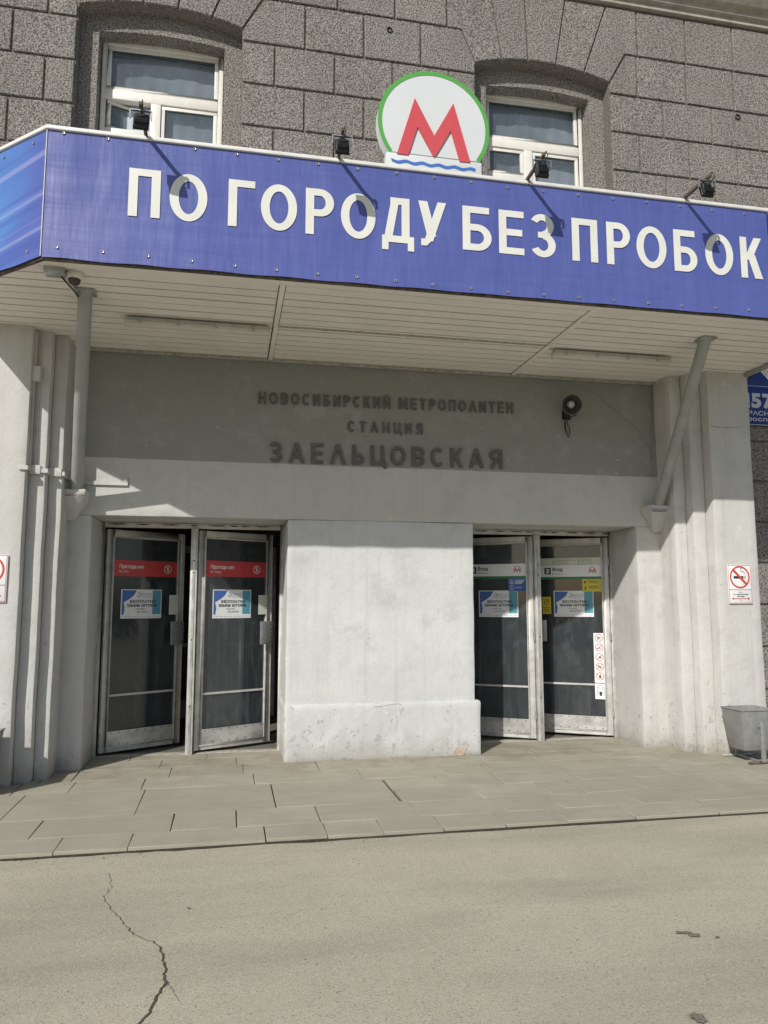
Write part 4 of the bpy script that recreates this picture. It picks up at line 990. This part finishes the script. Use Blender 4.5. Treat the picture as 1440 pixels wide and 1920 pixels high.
g_=glyph('проспект',6.05,6.60,3.79,3.845,.0183,0,.02); b.add(g_.v,g_.f)
build(b,'white_print',M['signletter'],t)

# ---------------- things stuck on the door leaves
def on_leaf(k):
    m=leaf_matrix(k)
    def put(mb,name,mat,parent): return build(mb.xf(m),name,mat,parent)
    return put
def leaf_thing(k,name,label,cat,u,z,group=None):
    p=leaf_matrix(k)@Vector((leaf_x(k,u),-.006,z)); return thing(name,label,cat,tuple(p),group)
def rect(k,u0,u1,z0,z1,y,th=.0):
    a,b=sorted((leaf_x(k,u0),leaf_x(k,u1))); m_=MB()
    if th: m_.box(a,b,y-th,y,z0,z1)
    else: quad_y(m_,a,b,z0,z1,y)
    return m_,a,b
def merge(a,b): a.add(b.v,b.f); return a
YG=-.0045
for k,en in ((1,'No Exit'),(2,'No Entry')):
    lab={1:'red door strip reading Прохода нет / No Exit on the far left door',2:'red door strip reading Прохода нет / No Entry on the second door from the left'}[k]
    t=leaf_thing(k,'red_door_strip',lab,'door sign',.48,1.885,'red no-passage strips on the left doors'); put=on_leaf(k)
    r,a,b=rect(k,.083,.847,1.885,2.062,YG,.001); put(r,'strip',M['red'],t)
    g_=glyph('Прохода нет',a+.07,a+.36,1.972,2.015,YG-.0016,0,.02,res=2,capfit=True); merge(g_,glyph(en,a+.07,a+(.175 if k==1 else .2),1.925,1.953,YG-.0016,0,.0,res=1))
    cx_,cz_=b-.115,1.974; ring_y(g_,cx_,cz_,.041,.047,YG-.0016,seg=24); bar_y(g_,cx_-.031,cz_+.031,cx_+.031,cz_-.031,.006,YG-.0018)
    ring_y(g_,cx_+.002,cz_+.025,0,.007,YG-.0016,seg=8)
    for q_ in ((0,.018,-.002,-.006),(-.002,-.006,-.014,-.03),(-.002,-.006,.012,-.03),(0,.014,-.014,0),(0,.014,.014,.004)): bar_y(g_,cx_+q_[0],cz_+q_[1],cx_+q_[2],cz_+q_[3],.006,YG-.0016)
    put(g_,'white_print',M['paper'],t)
PL_=['far left door','second door from the left','third door from the left','far right door']
for k in (1,2,3,4):
    t=leaf_thing(k,'curtain_poster','white advertising poster with blue and teal printed curtains on the '+PL_[k-1],'poster',.43,1.43,'curtain shop posters on the station doors'); put=on_leaf(k)
    r,a,b=rect(k,.185,.665,1.425,1.742,YG,.0008); put(r,'sheet',M['paper'],t)
    w=b-a; c=MB(); y=YG-.0016
    L=[(a+.012,1.465),(a+.035,1.465),(a+.045,1.54),(a+.03,1.60),(a+.10,1.64),(a+.15,1.68),(a+.18,1.733),(a+.012,1.733)]
    if k<0: pass
    c.add([(x,y,z) for x,z in L],[tuple(range(len(L)))]); put(c,'blue_curtain',M['cblue'],t)
    c=MB(); quad_y(c,b-.11,b-.008,1.47,1.733,y); put(c,'teal_curtain',M['cteal'],t)
    c=glyph('БЕСПЛАТНО',a+.105,b-.07,1.595,1.626,y-.0006,0,.05,res=1,spacing=1.15); merge(c,glyph('ШЬЕМ ШТОРЫ',a+.075,b-.06,1.552,1.583,y-.0006,0,.05,res=1,spacing=1.1))
    merge(c,glyph('поможем',a+.17,a+.28,1.52,1.538,y-.0006,0,0,res=1,shear=.4,capfit=True)); merge(c,glyph('на дому!',a+.19,a+.33,1.488,1.512,y-.0006,0,0,res=1,shear=.4))
    put(c,'black_print',M['ink'],t)
    c=glyph('ЛОГОС',a+.235,b-.115,1.665,1.702,y-.0006,0,.0,res=2); ring_y(c,a+.205,1.685,.02,.027,y-.0006,-160,130,20); bar_y(c,a+.19,1.68,a+.225,1.695,.005,y-.0006)
    for i in range(40):
        x=a+.02+i*.0112; 
        if i%5: quad_y(c,x,x+.009,1.443,1.447,y-.0006)
    quad_y(c,a+.235,b-.13,1.652,1.655,y-.0006)
    put(c,'grey_print',M['inkgrey'],t)
for k,lab in ((1,'blank pale notice above the handle of the far left door'),(2,'blank pale notice above the handle of the second door from the left')):
    r,a,b=rect(k,.745,.862,1.463,1.683,-.0340,.001); r.xf(leaf_matrix(k)); o=leaf_matrix(k)@Vector((leaf_x(k,.81),-.03,1.463)); single(r,'door_notice',M['notice'],lab,'notice',tuple(o),'pale notices above the door handles')
# entrance strips
for k in (3,4):
    t=leaf_thing(k,'entrance_strip',{3:'white and green strip reading 3 Вход / Entrance on the third door, lit beside the pier',4:'white and green strip reading 3 Вход / Entrance with opening hours on the far right door'}[k],'door sign',.48,1.885,'entrance strips on the right doors'); put=on_leaf(k)
    r,a,b=rect(k,.083,.847,1.915,2.062,YG,.001); put(r,'strip',M['paper'],t)
    r,_,_=rect(k,.083,.847,1.885,1.9148,YG,.001); put(r,'green_bar',M['green'],t)
    y=YG-.0016
    c=MB(); quad_y(c,a+.075,a+.155,1.948,2.03,y); put(c,'number_square',M['darkgreen'],t)
    c=glyph('3',a+.095,a+.135,1.962,2.017,y-.0006,0,.05); put(c,'number',M['paper'],t)
    c=glyph('Вход',a+.175,a+.30,1.985,2.03,y,0,.035,res=2); merge(c,glyph('Entrance',a+.175,a+.30,1.945,1.968,y,0,0,res=1)); put(c,'black_print',M['ink'],t)
    cx_,cz_=b-.105,1.988; c=MB(); s_=.062
    mq=[((x-1.62)*s_/.5,(z-5.58)*s_/.5) for x,z in mp]; c.add([(cx_+x*1.05,y,cz_+z) for x,z in mq],[tuple(range(len(mq)))]); put(c,'letter',M['signred'],t)
    c=MB(); ring_y(c,cx_,cz_+.002,.040,.045,y,-25,205,24); put(c,'ring',M['darkgreen'],t)
    if k==4:
        r,a,b=rect(k,.083,.83,2.066,2.148,YG,.001); put(r,'hours_strip',M['notice'],t)
        c=MB(); quad_y(c,a+.175,a+.18,2.07,2.135,y); quad_y(c,a+.475,a+.48,2.07,2.135,y)
        for txt,u0,u1,z in (('Понедельник-пятница',.20,.44,2.117),('Monday-Friday',.20,.35,2.10),('5:45-24:00',.20,.34,2.076),('Вход закрыт',.50,.64,2.117),('Entrance closed',.50,.62,2.10),('0:00-5:45',.50,.65,2.076)):
            merge(c,glyph(txt,a+u0,a+u1,z,z+.012,y,0,0,res=1))
        put(c,'black_print',M['ink'],t)
# blue sticker on third door
k=3; t=leaf_thing(k,'blue_sticker','blue accessibility sticker below the green bar on the third door','sticker',.19,1.735); put=on_leaf(k)
r,a,b=rect(k,.083,.30,1.735,1.884,YG-.0012,.0008); put(r,'sheet',M['blue'],t)
c=MB(); y=YG-.0026
for zc in (1.845,1.775):
    for (p0,p1) in (((a+.02,zc-.025),(a+.065,zc-.025)),((a+.065,zc-.025),(a+.065,zc+.025)),((a+.065,zc+.025),(a+.02,zc+.025)),((a+.02,zc+.025),(a+.02,zc-.025))): bar_y(c,*p0,*p1,.003,y)
    ring_y(c,a+.042,zc+.012,0,.005,y,seg=8); bar_y(c,a+.042,zc+.008,a+.042,zc-.006,.005,y); bar_y(c,a+.042,zc-.006,a+.052,zc-.014,.004,y)
ring_y(c,a+.042,1.836,.009,.012,y,seg=12)
for i,z in enumerate((1.862,1.848,1.834,1.820)): quad_y(c,a+.08,b-.02-.01*i,z,z+.006,y)
merge(c,glyph('8:00-20:00',a+.08,a+.165,1.77,1.785,y,0,.02,res=1)); put(c,'white_print',M['paper'],t)
# yellow stickers
k=4; t=leaf_thing(k,'yellow_sticker','wide yellow information sticker under the green bar on the far right door','sticker',.2,1.735); put=on_leaf(k)
r,a,b=rect(k,.088,.312,1.732,1.884,YG-.0012,.0008); put(r,'sheet',M['yellow'],t)
c=MB(); quad_y(c,a+.02,a+.055,1.845,1.858,y); quad_y(c,a+.02,a+.035,1.83,1.845,y); ring_y(c,a+.038,1.785,0,.011,y,seg=10); quad_y(c,a+.022,a+.052,1.755,1.768,y)
for i,z in enumerate((1.868,1.852,1.843,1.834,1.80,1.79,1.78,1.77)): quad_y(c,a+.075,b-.02-.012*(i%3),z,z+.004,y)
put(c,'black_print',M['ink'],t)
t=leaf_thing(k,'hand_sticker','small yellow sticker with a hand symbol beside the handle side of the far right door','sticker',.75,1.458)
r,a,b=rect(k,.70,.805,1.458,1.669,YG-.0012,.0008); put(r,'sheet',M['yellow'],t)
c=MB(); ring_y(c,a+.05,1.60,.024,.030,y,150,390,20)
for i in range(4): bar_y(c,a+.03+i*.014,1.60,a+.035+i*.017,1.643,.006,y)
for z in (1.54,1.527,1.51,1.497,1.48): quad_y(c,a+.015,b-.02,z,z+.005,y)
put(c,'black_print',M['ink'],t)
# prohibition strip
t=leaf_thing(k,'prohibition_strip','narrow white strip of five red prohibition circles on the far right door','sticker',.14,.64)
r,a,b=rect(k,.072,.198,.640,1.231,-.0235-.001,.0008); put(r,'sheet',M['paper'],t)
c=MB(); d_=MB(); y=-.0262
for i in range(5):
    cx_=(a+b)/2; cz_=1.173-.114*i; ring_y(c,cx_,cz_,.040,.047,y,seg=24)
    if i==0:
        quad_y(d_,cx_-.016,cx_+.014,cz_-.004,cz_+.009,y)
        for q_ in ((-.014,-.004,-.018,-.024),(.012,-.004,.016,-.024),(-.006,-.004,-.008,-.022),(-.016,.008,-.026,.02),(.014,.006,.024,.016)): bar_y(d_,cx_+q_[0],cz_+q_[1],cx_+q_[2],cz_+q_[3],.006,y)
    elif i==1: bar_y(d_,cx_-.028,cz_-.008,cx_+.024,cz_-.008,.007,y); bar_y(c,cx_-.03,cz_-.026,cx_+.03,cz_+.026,.007,y-.0006); bar_y(d_,cx_+.004,cz_+.002,cx_+.012,cz_+.016,.004,y)
    elif i==2: d_.add([(cx_-.012,y,cz_-.014),(cx_+.026,y,cz_-.014),(cx_+.004,y,cz_+.018)],[(0,1,2)]); bar_y(c,cx_-.03,cz_-.026,cx_+.03,cz_+.026,.006,y-.0006)
    elif i==3: bar_y(d_,cx_-.024,cz_+.02,cx_+.02,cz_-.02,.013,y); bar_y(c,cx_-.03,cz_-.026,cx_+.03,cz_+.026,.006,y-.0006)
    else: d_.add([(cx_-.010,y,cz_-.024),(cx_+.010,y,cz_-.024),(cx_+.014,y,cz_+.012),(cx_-.014,y,cz_+.012)],[(0,1,2,3)]); bar_y(d_,cx_,cz_+.012,cx_+.008,cz_+.03,.004,y); bar_y(c,cx_-.03,cz_+.026,cx_+.03,cz_-.026,.006,y-.0006)
put(c,'red_print',M['signred'],t); put(d_,'black_print',M['ink'],t)
t=leaf_thing(k,'cup_sticker','small white sticker with a green cup symbol below the prohibition strip','sticker',.13,.448)
r,a,b=rect(k,.068,.198,.448,.632,-.0245,.0008); put(r,'sheet',M['paper'],t)
c=MB(); cx_=(a+b)/2
for (p0,p1) in (((cx_-.04,.485),(cx_-.04,.59)),((cx_+.04,.485),(cx_+.04,.59)),((cx_-.04,.59),(cx_-.025,.59)),((cx_+.04,.59),(cx_+.025,.59)),((cx_-.025,.59),(cx_-.015,.56)),((cx_+.025,.59),(cx_+.015,.56))): bar_y(c,*p0,*p1,.004,y)
c.add([(cx_-.013,y,.487),(cx_+.013,y,.487),(cx_+.019,y,.535),(cx_-.019,y,.535)],[(0,1,2,3)]); quad_y(c,cx_-.045,cx_+.045,.61,.613,y)
put(c,'green_print',M['darkgreen'],t)

# ================================================================ LITTER BINS
def make_bin(ox,oy,rz,label):
    t=thing('litter_bin',label,'litter bin',(ox,oy,0),'grey litter bins on pipe stands')
    ORG.pop(t.name,None); t.rotation_euler=(0,0,rz)
    b=MB(); tw,bw,td,bd,z0,z1=.195,.150,.165,.12,.115,.515; th=.008
    lo_=[(-bw,-bd,z0),(bw,-bd,z0),(bw,bd,z0),(-bw,bd,z0)]; hi_=[(-tw,-td,z1),(tw,-td,z1),(tw,td,z1),(-tw,td,z1)]
    li=[(x*.94,y*.94,z+.01) for x,y,z in lo_]; hi2=[(x*.955,y*.955,z) for x,y,z in hi_]
    vs=lo_+hi_+li+hi2
    fs=[(0,3,2,1)]+[(i,(i+1)%4,4+(i+1)%4,4+i) for i in range(4)]+[(4+i,4+(i+1)%4,12+(i+1)%4,12+i) for i in range(4)]+[(12+i,12+(i+1)%4,8+(i+1)%4,8+i) for i in range(4)]+[(8,9,10,11)]
    b.add(vs,fs); build(b,'bucket',M['bin'],t,bevel=.004)
    r=MB()
    for i in range(4): r.tube([hi_[i],hi_[(i+1)%4]],.008,6)
    build(r,'rim',M['bin'],t)
    for s in (-1,1):
        p=MB(); p.box(-.022,.022,s*.205-.012,s*.205+.012,.02,.42); build(p,'post',M['steel'],t,bevel=.003)
        f=MB(); f.tube([(-.17,s*.205,.014),(.17,s*.205,.014)],.014,10); build(f,'foot',M['rust'] if s<0 else M['trim_dirty'],t)
        v_=MB(); v_.tube([(0,s*.19,.36),(0,s*.16,.36)],.012,8); build(v_,'pivot',M['steel'],t)
    c=MB(); c.tube([(0,-.205,.014),(0,.205,.014)],.012,8); build(c,'cross_tube',M['steel'],t)
    return t
b1=make_bin(5.275,-.835,rad(0),'grey tapered metal litter bin on a pipe stand at the foot of the right pier')
b2=copy_tree(b1); b2.location=(-2.065,-.85,0); b2['label']='grey litter bin at the left edge of the photo beside the left pier'

bpy.data.objects.remove(_fo)
